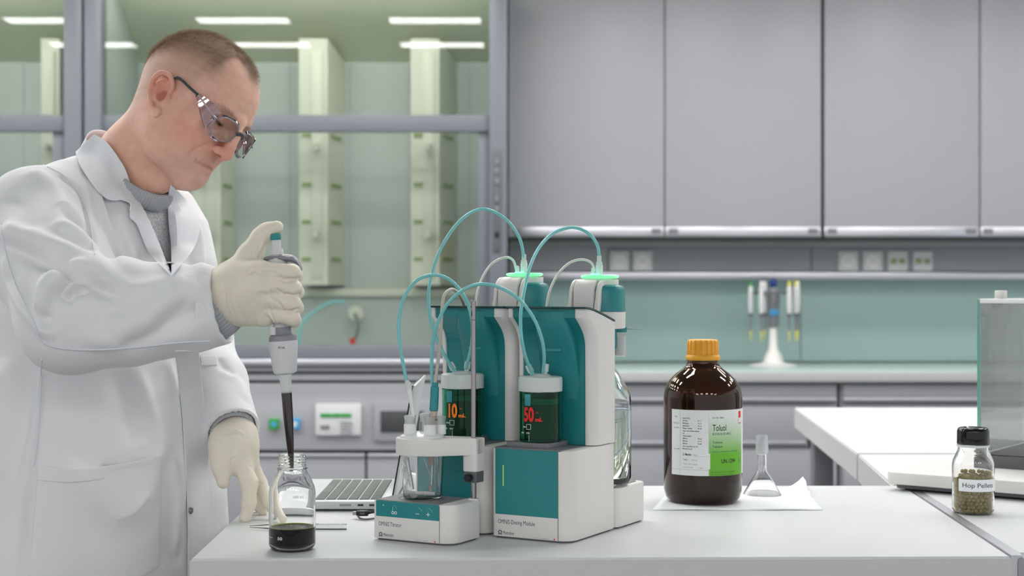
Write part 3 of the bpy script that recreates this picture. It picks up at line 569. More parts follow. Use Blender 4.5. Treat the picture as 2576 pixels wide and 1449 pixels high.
# bottle stations behind the modules
for fl, fr, lab, hid in ((TT, ft, 'white bottle station behind the titrator tower', 1), (DD, fd, 'white bottle station with grey top behind the dosing module', 0)):
    t = place('bottle_station', fl, lab, 'bottle station', 'bottle stations')
    slab('foot', rrect(.006, .162, .132, .266, (.006, .012, .012, .006)), 0, .005, M['dgrey'], t, .001)
    slab('base_housing', rrect(.0, .158, .1377, .2707, (.004, .014, .014, .008)), .0025, .0650, M['white'], t, .0022)
    slab('top_plate', rrect(.006, .164, .1265, .262, (.003, .01, .01, .003)), .0640, .0662, M['grey'], t, .0006)
    uc = .0985 if hid else .094; p = fr(uc, .185, .0668)
    b = empty('clear_bottle', p, 0, 'clear glass reagent bottle of colourless liquid behind the %s' % ('titrator tower' if hid else 'dosing module'), 'bottle', 'clear reagent bottles')
    pr = [(0, 0), (.040, 0), (.047, .003), (.0505, .012), (.0505, .135), (.049, .146), (.043, .158), (.032, .176), (.0235, .188), (.0215, .194), (.0215, .222)]
    inn = [(r-.0022 if r > .0225 else r-.002, z) for r, z in pr if z > .002]; inn = [(0, .004)]+[(max(0, r), z+(.0015 if z < .1 else -.001)) for r, z in inn[1:-1]]+[(.0195, .222)]
    lathe('bottle_glass', pr+inn[::-1][0:-1]+[(0, .004)], M['glass'], b, 64)
    lathe('liquid', [(0, .0038), (.0425, .0045), (.0484, .0138), (.0484, .128), (0, .128)], M['water'], b, 48)
    for i in range(5): text('lettering', '%d00' % (9-i*2), .007, M['inkw'], b, (lambda zz: lambda x, y, h: ((.0507+h)*math.sin(.15+x/.05), -(.0507+h)*math.cos(.15+x/.05), zz+y))(.032+.022*(4-i)), 1) if not hid else None
    # pump head on the bottle neck
    q = fr(uc, .185, .0)
    t = empty('dosing_pump', (q.x, q.y, DZ), TH, 'white and teal dosing head with glowing green ring above the %s' % ('titrator tower' if hid else 'dosing module'), 'dosing head', 'dosing heads')
    dz = .004 if hid else 0
    Z0 = lambda P: [(r, z+dz) for r, z in P]
    lathe('neck_adapter', Z0([(0, .284), (.026, .284), (.028, .288), (.028, .318), (0, .318)]), M['teal'], t, 48)
    lathe('lower_ring', Z0([(0, .3165), (.038, .3165), (.041, .318), (.0415, .344), (0, .3445)]), M['white'], t, 64)
    lathe('drum', Z0([(0, .3443), (.0412, .3443), (.0405, .379), (.0375, .3845), (.031, .387), (0, .387)]), M['teal'], t, 28, smooth=30)
    def arm(name, u0, u1, m, pts, bev):
        return prism(name, [(u0, s, z+dz) for s, z in pts], (u1-u0, 0, 0), m, t, 40, bev)
    fb = [(-.047, .330)]+[(-.046+.0, .375)]+[(-.046+.020*(1-math.cos(a)), .375+.0215*math.sin(a)) for a in np.linspace(.2, 1.57, 6)]+[(.032, .3965), (.032, .330)]
    arm('front_body', -.025, .0105, M['white'], fb, .002)
    ap = [(-.052, .326), (-.0515, .345), (-.045, .366)]+[(-.045+.024*(1-math.cos(a)), .366+.030*math.sin(a)) for a in np.linspace(.2, 1.57, 7)]+[(.030, .396), (.030, .3835), (-.012, .3830), (-.026, .3745), (-.034, .362), (-.0385, .345), (-.0400, .326)]
    arm('side_arm', .0135, .020, M['white'], ap, .0012); arm('side_arm', -.0335, -.0280, M['white'], ap, .0012)
    ring8 = [[Vector((r*math.cos(a), r*math.sin(a), z+dz)) for a in np.linspace(0, 2*math.pi, 17)[:-1]] for r, z in ((.027, .3972), (.0300, .3985), (.0312, .4003), (.0300, .4020), (.026, .4032))]
    lr = loft('light_ring', ring8, M['led'], t, 30)
    lathe('light_spot', [(0, .4035+dz), (.0075, .4035+dz), (.0075, .4048+dz), (0, .4048+dz)], M['ledc'], t, 20, (-.003, -.012, 0))
    lathe('port', Z0([(0, .404), (.0058, .404), (.0058, .418), (.0050, .4205), (.0050, .424), (0, .424)]), M['milky'], t, 24, (.0, -.002, 0)); lathe('port_nut', Z0([(0, .4215), (.0040, .4215), (.0038, .434), (0, .434)]), M['milky'], t, 8, (.0, -.002, 0))
    lathe('plug', Z0([(0, .403), (.0033, .403), (.0026, .414), (0, .415)]), M['cable'], t, 16, (-.0105, -.004, 0))
    if not hid:
        a = t
        lathe('absorber_cap', [(0, .311), (.0135, .311), (.0135, .3195), (.010, .3215), (0, .3215)], M['teal'], a, 32, (.024, .020, 0)); lathe('absorber_tube', [(0, .272), (.0105, .272), (.012, .276), (.0125, .311), (0, .311)], M['frost'], a, 32, (.024, .020, 0))
        lathe('absorber_filling', [(0, .275), (.0095, .275), (.0095, .305), (0, .305)], M['label'], a, 24, (.024, .020, 0))
        box('bottle_lever', (.038, .02, .3155), (.062, .026, .3165), M['steel'], a, .0003)
# tubing
def pt(*a): return [W(*p) for p in a]
TBY = (('aqua tube arching high from the left dosing head to the 10 mL cylinder', [(1318, 648, 2.500), (1308, 602, 2.50), (1281, 560, 2.50), (1243, 533, 2.49), (1205, 527, 2.48), (1160, 553, 2.46), (1120, 605, 2.44), (1093, 665, 2.43), (1079, 730, 2.41), (1082, 795, 2.39), (1098, 852, 2.375), (1120, 896, 2.37), (1142, 932, 2.387)]),
 ('aqua tube arching from the right dosing head to the 50 mL cylinder', [(1508, 648, 2.428), (1503, 618, 2.43), (1486, 592, 2.43), (1460, 576, 2.43), (1430, 573, 2.42), (1390, 588, 2.40), (1357, 622, 2.37), (1334, 670, 2.335), (1319, 730, 2.30), (1310, 790, 2.275), (1312, 850, 2.26), (1323, 900, 2.28), (1340, 942, 2.31)]),
 ('aqua tube looping from the dosing tip over to the 10 mL cylinder', [(1024, 962, 2.285), (1012, 905, 2.285), (1004, 850, 2.285), (1004, 800, 2.29), (1016, 750, 2.30), (1045, 708, 2.31), (1085, 692, 2.32), (1125, 700, 2.33), (1158, 730, 2.34), (1178, 768, 2.345), (1188, 815, 2.35), (1186, 870, 2.36), (1172, 928, 2.385)]),
 ('aqua tube looping from the beaker lid over to the 50 mL cylinder', [(1088, 975, 2.315), (1086, 925, 2.31), (1088, 870, 2.30), (1098, 820, 2.285), (1122, 770, 2.275), (1160, 733, 2.265), (1205, 715, 2.26), (1255, 722, 2.255), (1305, 752, 2.25), (1342, 800, 2.25), (1362, 850, 2.26), (1369, 895, 2.28), (1366, 936, 2.31)]))
for lab, P in TBY: tag(tube('tubing', pt(*P), .00265, M['tube'], n=14), lab, 'tube', 'aqua tubing')
CB = (('white cable curving from behind the steel rod to the left dosing head', [(1196, 795, 2.42), (1199, 745, 2.44), (1212, 702, 2.46), (1236, 665, 2.48), (1268, 648, 2.49), (1290, 654, 2.50), (1300, 683, 2.505)], 'cable', .0021),
 ('white cable curving from the dosing module lid to the right dosing head', [(1374, 778, 2.37), (1382, 735, 2.38), (1402, 692, 2.40), (1432, 662, 2.42), (1463, 653, 2.43), (1487, 661, 2.43), (1497, 682, 2.43)], 'cable', .0021),
 ('beige electrode cable arching from the electrode to behind the titrator tower', [(1094, 966, 2.30), (1101, 915, 2.31), (1108, 850, 2.32), (1111, 790, 2.33), (1117, 745, 2.34), (1135, 728, 2.36), (1152, 737, 2.40), (1165, 760, 2.44), (1171, 785, 2.47)], 'cableb', .0026))
for lab, P, m, r in CB: tag(tube('cable', pt(*P), r, M[m], n=12), lab, 'cable', 'thin cables')
# ------------------------------------------------------------------ bottles, jar, funnel, paper, balance, laptop
# amber solvent bottle
YA = 2.70; A0 = W(1768, 1270, YA)
am = empty('solvent_bottle', (A0.x, YA, DZ), math.radians(0), 'large amber glass bottle with orange cap and green and white Toluol label', 'bottle')
op = [(0, .004), (.045, .0), (.058, .002), (.066, .010), (.0695, .024), (.0700, .10), (.0700, .186), (.069, .196), (.0655, .207), (.058, .219), (.047, .230), (.036, .238), (.0300, .2435), (.0278, .250), (.0278, .262)]
ip = [(max(0, r-.0028), z+(.003 if z < .1 else -.0012)) for r, z in op]; ip[0] = (0, .008); ip[-1] = (.0248, .262)
lathe('bottle_glass', op+ip[::-1], M['amber'], am, 96, smooth=60)
li = [(0, .0082)]+[(r-.0026, z+.0030) for r, z in op[1:] if z < .135]+[(.0674, .135), (0, .135)]
lathe('liquid', li, M['brownliq'], am, 72, smooth=50)
cp = lathe('collar', [(.0262, .253), (.0300, .2535), (.0312, .2565), (.0305, .2605), (.0280, .263), (.0262, .263)], M['cap'], am, 64, closed=True)
rings = []
for z, r, g_ in ((.2625, .0272, 0), (.2645, .0276, .0010), (.285, .0268, .0012), (.2885, .0262, .0006), (.2900, .0245, 0), (.2902, .0, 0)):
    rings.append([Vector(((r+g_*(1 if (k % 8) < 5 else -1))*math.cos(2*math.pi*k/144), (r+g_*(1 if (k % 8) < 5 else -1))*math.sin(2*math.pi*k/144), z)) for k in range(144)])
loft('screw_cap', rings, M['cap'], am, 40)
def patch(name, R, a0, a1, z0, z1, m, par, th=.0004, n=40):
    rg = []
    for a in np.linspace(math.radians(a0), math.radians(a1), n):
        s, c = math.sin(a), -math.cos(a); rg.append([Vector((R*s, R*c, z0)), Vector(((R+th)*s, (R+th)*c, z0)), Vector(((R+th)*s, (R+th)*c, z1)), Vector((R*s, R*c, z1))])
    return loft(name, rg, m, par, 40)
# label: left edge x=1685, green from 1772, right edge past the silhouette
R = .0701; l0, l1 = -57.5, 96; zb, zt_ = .0545, .1690
lb = patch('label', R, l0, l1, zb, zt_, M['label'], am, .0003, 60)
gm = gradient_mat('label_green', s2l(104, 178, 42), s2l(226, 230, 226), .092, .158)
patch('green_panel', R+.0003, 1.5, 66, zb, zt_, gm, lb, .00012)
def lt(s, px_a, z, size, m='inkd', width=None, bold=0, sq=.85):
    a = math.radians(px_a); RR = R+.0005
    return text('lettering', s, size, M[m], lb, lambda x, y, h: ((RR+h)*math.sin(a+x/RR), -(RR+h)*math.cos(a+x/RR), z+y), sq, .0001, bold, width=width)
lt('Toluol', 6.5, .1330, .0158, 'inkd', .0265, .0001); lt('ROTISOLV\u00ae HPLC', 6.5, .1255, .0060, 'ink', .037)
lt('Toluene', 6.5, .1110, .0062, 'inkd', .0185); lt('Tolu\u00e8ne', 6.5, .1035, .0062, 'inkd', .0185)
lt('UN 1294', 19.5, .0765, .0098, 'inkd', .0315, .0002); lt('2,5 l', 54, .0775, .006, 'ink', .009)
lt('Art.-Nr. 7346.1', 6.5, .1545, .0044, 'inkd', .0215)
lt('CH\u2083C\u2086H\u2085  M 92.14 g/mol   99,8 %  GC', 6.5, .0955, .0034, 'ink', .055)
lt('Carl Roth GmbH + Co KG  76185 Karlsruhe', 4.5, .0598, .0030, 'inkd', .050); lt('Tel. +49 721 5606 0   carlroth.com', 4.5, .0562, .0028, 'inkd', .044)
tx = ['Assay (GC)', 'Density', 'Boiling pt.', 'Refraction', 'Water residue', 'evap. non-volatile matter', 'UV', 'Transmission', '285 nm', '300 nm', '335 nm', 'max. impurities per lot', 'filtered 0,2 \u00b5m']
for i, s_ in enumerate(tx):
    lt(s_, -37.0, .1535-i*.00445, .0034, 'inkd', None, .00004, .9)
    if i in (1, 2, 3, 4, 8, 9, 10): lt('99,%d' % (i*7 % 90+10), -14.5, .1535-i*.00445, .0034, 'inkd', .007)
lt('7346.1', -51, .1555, .0032, 'inkd', .006); lt('HPLC 2,5 l', -54, .1440, .0036, 'inkd', .013); lt('min. 99,8 %', -53, .1360, .0032, 'inkd', .012); lt('Lot 458', -52, .0990, .003, 'inkd', .012)
lt('Metrohm', -33, .0895, .0052, 'inkd', .0115, .0002); omega_like = lt('\u03a9', -36.8, .0895, .0048, 'inkd', None, .0001)
lt('7346.1', -36, .0805, .0045, 'inkd', .009); lt('27.09.18', -24, .0805, .0032, 'inkg', .010); lt('Reagent', -21, .0900, .003, 'inkg', .008)
lt('Toluol  HPLC quality', -36, .0735, .0034, 'inkg', .026); lt('opened / initials', -36, .0680, .003, 'inkg', .018); lt('exp.', -12, .0675, .003, 'inkg', .007)
for z, a0, a1 in ((.0645, l0+1, 66), (.0880, -20, 1)): patch('print_line', R+.0005, a0, a1, z, z+.0003, M['inkg'], lb, .00006)
for a in (-41.2, .9): patch('print_line', R+.0003, a, a+.2, zb+.001, zt_-.001, M['inkg'], lb, .00006, 3)
patch('overlay_label', R+.0004, -38.5, 3.2, .0665, .0935, M['label'], lb, .00012, 24)
for o in [c for c in lb.children if c.name.startswith('lettering')]:
    pass
patch('red_logo', R+.0005, 54.5, 62.5, .1435, .1655, M['red'], lb, .00008, 8); patch('logo_field', R+.0006, 55, 62, .1450, .1535, M['label'], lb, .00008, 8)
# tissue paper under the bottle and funnel
sheet = []; nx, ny = 26, 14
cor = [W(1640, 1284, YD(1284)), W(2072, 1284, YD(1284)), W(2022, 1228, YD(1229)), W(1690, 1228, YD(1229))]
for j in range(ny+1):
    for i in range(nx+1):
        u, v = i/nx, j/ny
        p = (cor[0]*(1-u)+cor[1]*u)*(1-v)+(cor[3]*(1-u)+cor[2]*u)*v
        z = .0006+.0009*(1+math.sin(9*u+4*v))*math.sin(math.pi*u)+(.022*max(0, (u-.86)/.14)**1.4*max(0, (v-.62)/.38)**1.3)
        p.x += .0022*math.sin(31*v+5) if i == nx else 0
        p.z = DZ+z; sheet.append(p)
F = [(j*(nx+1)+i, j*(nx+1)+i+1, (j+1)*(nx+1)+i+1, (j+1)*(nx+1)+i) for j in range(ny) for i in range(nx)]
ps = mesh('paper_tissue', sheet, F, M['paper'], None, 180); sm = ps.modifiers.new('s', 'SOLIDIFY'); sm.thickness = .0004; sm.offset = 1
tag(ps, 'thin white paper tissue under the amber bottle and glass funnel', 'tissue')
# glass funnel standing upside down
Yf = YD(1246); f0 = W(1917, 1246, Yf)
fn_ = empty('glass_funnel', (f0.x, Yf, DZ+.0012), 0, 'small clear glass funnel with frosted joint standing upside down on the tissue', 'funnel')
fo = [(.0350, 0), (.0352, .0012), (.0095, .0440), (.0085, .0475), (.0083, .075)]
lathe('cone', fo+[(.0068, .075), (.0070, .0475), (.0080, .0435), (.0332, .0012), (.0335, 0)], M['glass'], fn_, 64, closed=True)
lathe('drip_nozzle', [(.0022, .040), (.0030, .040), (.0062, .052), (.0070, .055), (.0060, .055), (.0052, .052)], M['glass'], fn_, 32, closed=True)
lathe('ground_joint', [(.0078, .0745), (.0105, .0755), (.0120, .079), (.0108, .108), (.0098, .110), (.0080, .110), (.0080, .076)], M['frost'], fn_, 48, closed=True)
# hop jar
Yj = YD(1298)+.035; j0 = W(2448, 1290, Yj)
jar = empty('hop_jar', (j0.x, Yj, DZ), 0, 'clear glass jar with black cap labelled Hop Pellets beside the balance', 'jar')
jo = [(0, .003), (.024, 0), (.031, .001), (.0347, .007), (.0350, .06), (.0350, .082), (.0335, .090), (.0290, .100), (.0260, .1065), (.0252, .112), (.0252, .124)]
ji = [(max(0, r-.0022), z+(.0026 if z < .06 else -.001)) for r, z in jo]; ji[0] = (0, .006); ji[-1] = (.0230, .124)
lathe('jar_glass', jo+ji[::-1], M['glass'], jar, 72, smooth=60)
lathe('neck_ring', [(.0253, .1125), (.0272, .113), (.0275, .1145), (.0272, .116), (.0253, .1165)], M['milky'], jar, 48, closed=True)
rings = []
for z, r, g_ in ((.117, .0262, 0), (.1185, .0268, .00012), (.139, .0265, .00012), (.1435, .0250, .0), (.1452, .0225, 0), (.1452, .016, 0), (.1440, .0145, 0), (.1440, 0, 0)):
    rings.append([Vector(((r+g_*(1 if (k % 4) < 2 else -1))*math.cos(2*math.pi*k/120), (r+g_*(1 if (k % 4) < 2 else -1))*math.sin(2*math.pi*k/120), z)) for k in range(120)])
loft('screw_cap', rings, M['capblack'], jar, 60)
jl = patch('label', .0352, -58, 82, .0400, .0605, M['paper'], jar, .0003)
text('lettering', 'Hop Pellets', .0108, M['inkd'], jl, lambda x, y, h: ((.0357+h)*math.sin(math.radians(-47)+x/.0357), -(.0357+h)*math.cos(math.radians(-47)+x/.0357), .0470+y), .9, .0001, width=.057)
def pellet_mesh():
    bm = bmesh.new(); bmesh.ops.create_icosphere(bm, subdivisions=2, radius=.0036)
    for v in bm.verts: v.co += v.co.normalized()*random.uniform(-.00035, .00035)
    bmesh.ops.scale(bm, vec=(1, 1, 1.15), verts=bm.verts)
    me = bpy.data.meshes.new('hop_pellet'); bm.to_mesh(me); bm.free(); me.materials.append(M['pellet']); me.polygons.foreach_set('use_smooth', [True]*len(me.polygons)); return me
pm = [pellet_mesh() for _ in range(3)]; cnt = 0; zz = .0075
def ptop(x, y): return .058+.030*max(0, min(1, (x+.026)/.05))**.9-.003*math.sin(x*260)
lay = 0
while zz < .092:
    for ringr in (.0290, .0228, .0165, .0095):
        nn = int(2*math.pi*ringr/.0069)
        for k in range(nn):
            a = 2*math.pi*(k+.5*(lay % 2))/nn+random.uniform(-.05, .05)
            x, y = ringr*math.cos(a), ringr*math.sin(a)
            top = zz > ptop(x, y)-.013
            if zz > ptop(x, y): continue
            if ringr < .029 and not top: continue
            if ringr > .029 and y > .016 and not top: continue
            if cnt >= 296: continue
            o = link(bpy.data.objects.new('hop_pellet', pm[cnt % 3])); rr = min(1, .0294/ringr)
            o.location = (j0.x+x*rr+random.uniform(-.0003, .0003), Yj+y*rr, DZ+zz+random.uniform(-.0006, .0006)); o.rotation_euler = (random.uniform(0, 3), random.uniform(0, 3), random.uniform(0, 3))
            tag(o, 'small olive green hop pellet among the others inside the Hop Pellets jar', 'pellet', 'hop pellets in the jar'); cnt += 1
    zz += .0060; lay += 1
core = lathe('pellet_heap_core', [(0, .0055), (.024, .0055), (.0262, .010), (.0262, .052), (0, .054)], M['pellet'], jar, 24); core['kind'] = 'stuff'
# receiving bottle under the pipette
Yb = 2.208; b0 = W(735, 1385, Yb)
rb = empty('sample_bottle', (b0.x, Yb, DZ), 0, 'open clear glass bottle with dark extract under the pipette tip', 'bottle')
bo = [(0, .003), (.024, 0), (.030, .001), (.0340, .008), (.0340, .070), (.0340, .084), (.0325, .092), (.0275, .104), (.0222, .1125), (.0205, .1165), (.0225, .1175), (.0225, .119), (.0196, .120)]
th = []
for i in range(4): z = .1215+i*.0042; th += [(.0192, z), (.0204, z+.0010), (.0204, z+.0020), (.0192, z+.0030)]
bo += th+[(.0192, .1385), (.0196, .1395)]
bi = [(0, .0055), (.022, .0035), (.029, .0045), (.0320, .010), (.0320, .084), (.0305, .0915), (.0256, .1025), (.0200, .1115), (.0178, .1175), (.0176, .1385), (.0180, .1397)]
lathe('bottle_glass', bo+bi[::-1], M['glass'], rb, 96, smooth=60)
lathe('dark_extract', [(0, .0060), (.0215, .0042), (.0290, .0046), (.0321, .0102), (.0321, .0335), (0, .0330)], M['darkliq'], rb, 72, smooth=50)
lathe('liquid_film', [(.0306, .0336), (.0319, .0336), (.0319, .0346), (.0314, .0346)], mat('yellow_film', s2l(190, 200, 40), .1, trans=.6), rb, 72, closed=True)
def bl(a, z): return lambda x, y, h: ((.0342+h)*math.sin(a+x/.0342), -(.0342+h)*math.cos(a+x/.0342), z+y)
text('lettering', '50', .0062, M['inkw'], rb, bl(-.52, .0185), bold=.0001, width=.008)
f_ = bl(-1.35, 0); loft('scale_mark', [[Vector(f_(x, y, hh)) for y, hh in ((.0205, 0), (.0205, .0001), (.0210, .0001), (.0210, 0))] for x in np.linspace(0, .018, 6)], M['inkw'], rb, 0)
text('lettering', '100 ml', .0050, M['inkg'], rb, bl(.15, .079), width=.016)
# clear plastic pipette wrapper lying on the bench
Yw = YD(1333); w0, w1 = W(628, 1334, Yw), W(872, 1334, Yw)
wr = empty('plastic_pipette', (w0.x, Yw, DZ), 0, 'clear plastic pipette tube lying across the bench behind the sample bottle', 'pipette tube')
Lw = w1.x-w0.x
lathe('tube_wall', [(.0010, 0), (.0016, 0), (.0030, .02), (.0050, .045), (.0050, Lw), (.0044, Lw), (.0044, .045), (.0024, .02)], M['frost'] if False else pane_mat('thin_plastic', (.97, .98, .98), 1.4, .05), wr, 24, (0, 0, .0052), 40, (1, 0, 0), closed=True)
# laptop
Ya, Ybk = 2.582, 2.885; xh = -.207; xl = -.424
lp = empty('laptop', (xh, Ya, DZ), 0, 'open silver laptop facing left behind the sample bottle', 'laptop')
slab('base', rrect(xl-xh, 0, .004, Ybk-Ya, (.008,)*4), .0035, .0175, M['laptop'], lp, .0018)
for x in (xl-xh+.03, -.03):
    for y in (.03, Ybk-Ya-.03): rod('rubber_foot', (x, y, 0), (x, y, .004), .006, M['black'], lp, n=16)
box('key_well', (-.135, .018, .0172), (-.018, Ybk-Ya-.018, .0177), M['laptop'], lp)
kx0, kx1, ky0, ky1 = -.134, -.019, .019, Ybk-Ya-.019; first = None
for r_ in range(6):
    nk = 15 if r_ else 8
    a = kx0+(kx1-kx0)*r_/6; b = kx0+(kx1-kx0)*(r_+1)/6
    widths = [1]*14 if r_ else [1.3, 1, 1, 1, 5.2, 1, 1, 1, 1]
    tot = sum(widths); y = ky0
    for wd in widths:
        y2 = y+(ky1-ky0)*wd/tot
        key = (round(wd, 2),)
        if wd == 1 and first is not None:
            o = first.copy(); link(o); o.location = (a, y, 0)
        else:
            o = box('key', (.0012, .0010, .0172), (b-a-.0012, y2-y-.0010, .0190), M['key'], lp, .0006, 1); o.location = (a, y, 0)
            if wd == 1 and r_ == 1: first = o
        y = y2
box('touchpad', (-.200, .10, .0172), (-.142, .205, .0177), M['laptop'], lp, .0002)
for x, w_, m in ((-.052, .010, 'dark'), (-.030, .014, 'dark'), (-.078, .020, 'cab2')): box('port', (x-w_/2, -.0006, .009), (x+w_/2, .001, .0128), M[m], lp, .0006)
# lid leaning back: hinge along the right edge of the base
hz, tx_, tz_ = .016, .036, .200
dv = Vector((tx_, 0, tz_)).normalized(); nv = Vector((tz_, 0, -tx_)).normalized(); hl = math.hypot(tx_, tz_)
def lidp(name, h0, h1, y0, y1, t0, t1, m, bev=.0012):
    o = box(name, (h0, y0, t0), (h1, y1, t1), M[m], lp, bev); mt_ = Matrix((( dv.x, 0, nv.x, .002), (0, 1, 0, 0), (dv.z, 0, nv.z, hz), (0, 0, 0, 1)))
    o.data.transform(mt_); return o
lidp('screen_back', 0, hl, .0, Ybk-Ya, .0, .0045, 'laptop', .002); lidp('screen_bezel', .002, hl-.001, .0008, Ybk-Ya-.001, -.0022, .0002, 'black', .0006)
lidp('screen_glass', .016, hl-.008, .008, Ybk-Ya-.008, -.0026, -.0021, 'screen', .0001); rod('hinge', (.004, .05, .0175), (.004, Ybk-Ya-.05, .0175), .0045, M['dgrey'], lp)
# usb plug and cable at the laptop
up = empty('usb_plug', W(915, 1283, 2.50), 0, 'black usb plug with a short cable between laptop and titrator', 'plug'); up.location.z = DZ+.0095; L = up.location
box('plug_body', (-.012, -.006, -.0045), (.008, .006, .0045), M['black'], up, .002); box('plug_collar', (-.018, -.004, -.003), (-.012, .004, .003), M['steel'], up, .0005); box('plug_window', (-.006, -.0064, -.0015), (.002, -.0058, .0015), M['dgrey'], up)
tube('plug_cable', [(.007, 0, 0), (.018, 0, .002), (.028, .01, -.003), (.038, .04, -.0065), (.06, .09, -.007)], .0022, M['black'], up)
tube('cable_loop', [(-.010, -.004, -.003), (-.004, -.014, -.0068), (.008, -.022, -.0068), (.02, -.012, -.0068), (.033, -.012, -.0068)], .0016, M['dgrey'], up)
# ------------------------------------------------------------------ balance
BT = -math.radians(36.5); bl0 = (.707, 2.855)
ba = empty('analytical_balance', (bl0[0], bl0[1], DZ), BT, 'white analytical balance with a glass draft shield at the right edge', 'balance')
slab('foot_tray', rrect(.012, .012, .30, .40, (.012,)*4), .004, .0125, M['dgrey'], ba, .002)
slab('base_housing', rrect(0, 0, .32, .42, (.010, .02, .02, .010)), .012, .0355, M['white'], ba, .003)
for x, y in ((.035, .035), (.28, .035), (.035, .38), (.28, .38)): rod('levelling_foot', (x, y, 0), (x, y, .006), .012, M['black'], ba, n=20)
mi = Matrix.Translation((*bl0, DZ)) @ Matrix.Rotation(BT, 4, 'Z'); inv = mi.inverted()
g0 = inv @ Vector((.906, 2.938, DZ+.06)); g1 = inv @ Vector((1.072, 3.207, DZ+.06))
gx, gy, gY = g0.x, g0.y, g1.y
slab('chamber_floor', rrect(gx-.004, gy-.012, .32, gY+.01, (.004,)*4), .0345, .0575, M['dgrey'], ba, .002)
slab('floor_plate', rrect(gx+.01, gy+.01, .31, gY-.01, (.004,)*4), .0583, .0600, M['steel'], ba, .0005)
lathe('weighing_pan', [(0, .062), (.042, .062), (.044, .0635), (.045, .0665), (.0435, .0665), (.042, .065), (0, .0645)], M['steel'], ba, 48, (gx+.105, (gy+gY)/2, 0))
zt0, zt1 = .0600, .3585
def gp(name, a, b): return box(name, a, b, M['balglass'], ba)
gp('glass_panel', (gx, gy+.006, zt0), (gx+.004, gY, zt1)); gp('glass_panel', (gx+.004, gy, zt0), (.318, gy+.005, zt1)); gp('glass_panel', (.312, gy+.006, zt0), (.316, gY, zt1))
for (x, y) in ((gx+.0, gy), ): box('glass_edge', (x-.001, y-.001, zt0), (x+.0045, y+.0060, zt1+.002), M['balglasse'], ba)
box('glass_edge', (gx-.001, gy+.012, zt0), (gx+.001, gy+.014, zt1), M['balglasse'], ba)
box('glass_edge', (gx, gY-.002, zt0), (gx+.004, gY, zt1), M['balglasse'], ba)
box('top_frame', (gx-.001, gy+.006, zt1-.006), (gx+.010, gY, zt1+.0025), M['whitegloss'], ba, .001); box('top_frame', (gx, gy-.001, zt1-.006), (.318, gy+.010, zt1+.0025), M['whitegloss'], ba, .001)
gp('glass_panel', (gx+.004, gY-.004, zt0), (.312, gY, zt1)); box('back_post', (.30, gY+.002, .036), (.318, gY+.03, .352), M['white'], ba, .003)
kb = inv @ W(2518, 742, 3.02)
box('lid_handle', (kb.x-.009, kb.y-.012, zt1+.002), (kb.x+.009, kb.y+.012, zt1+.0185), M['white'], ba, .0015)
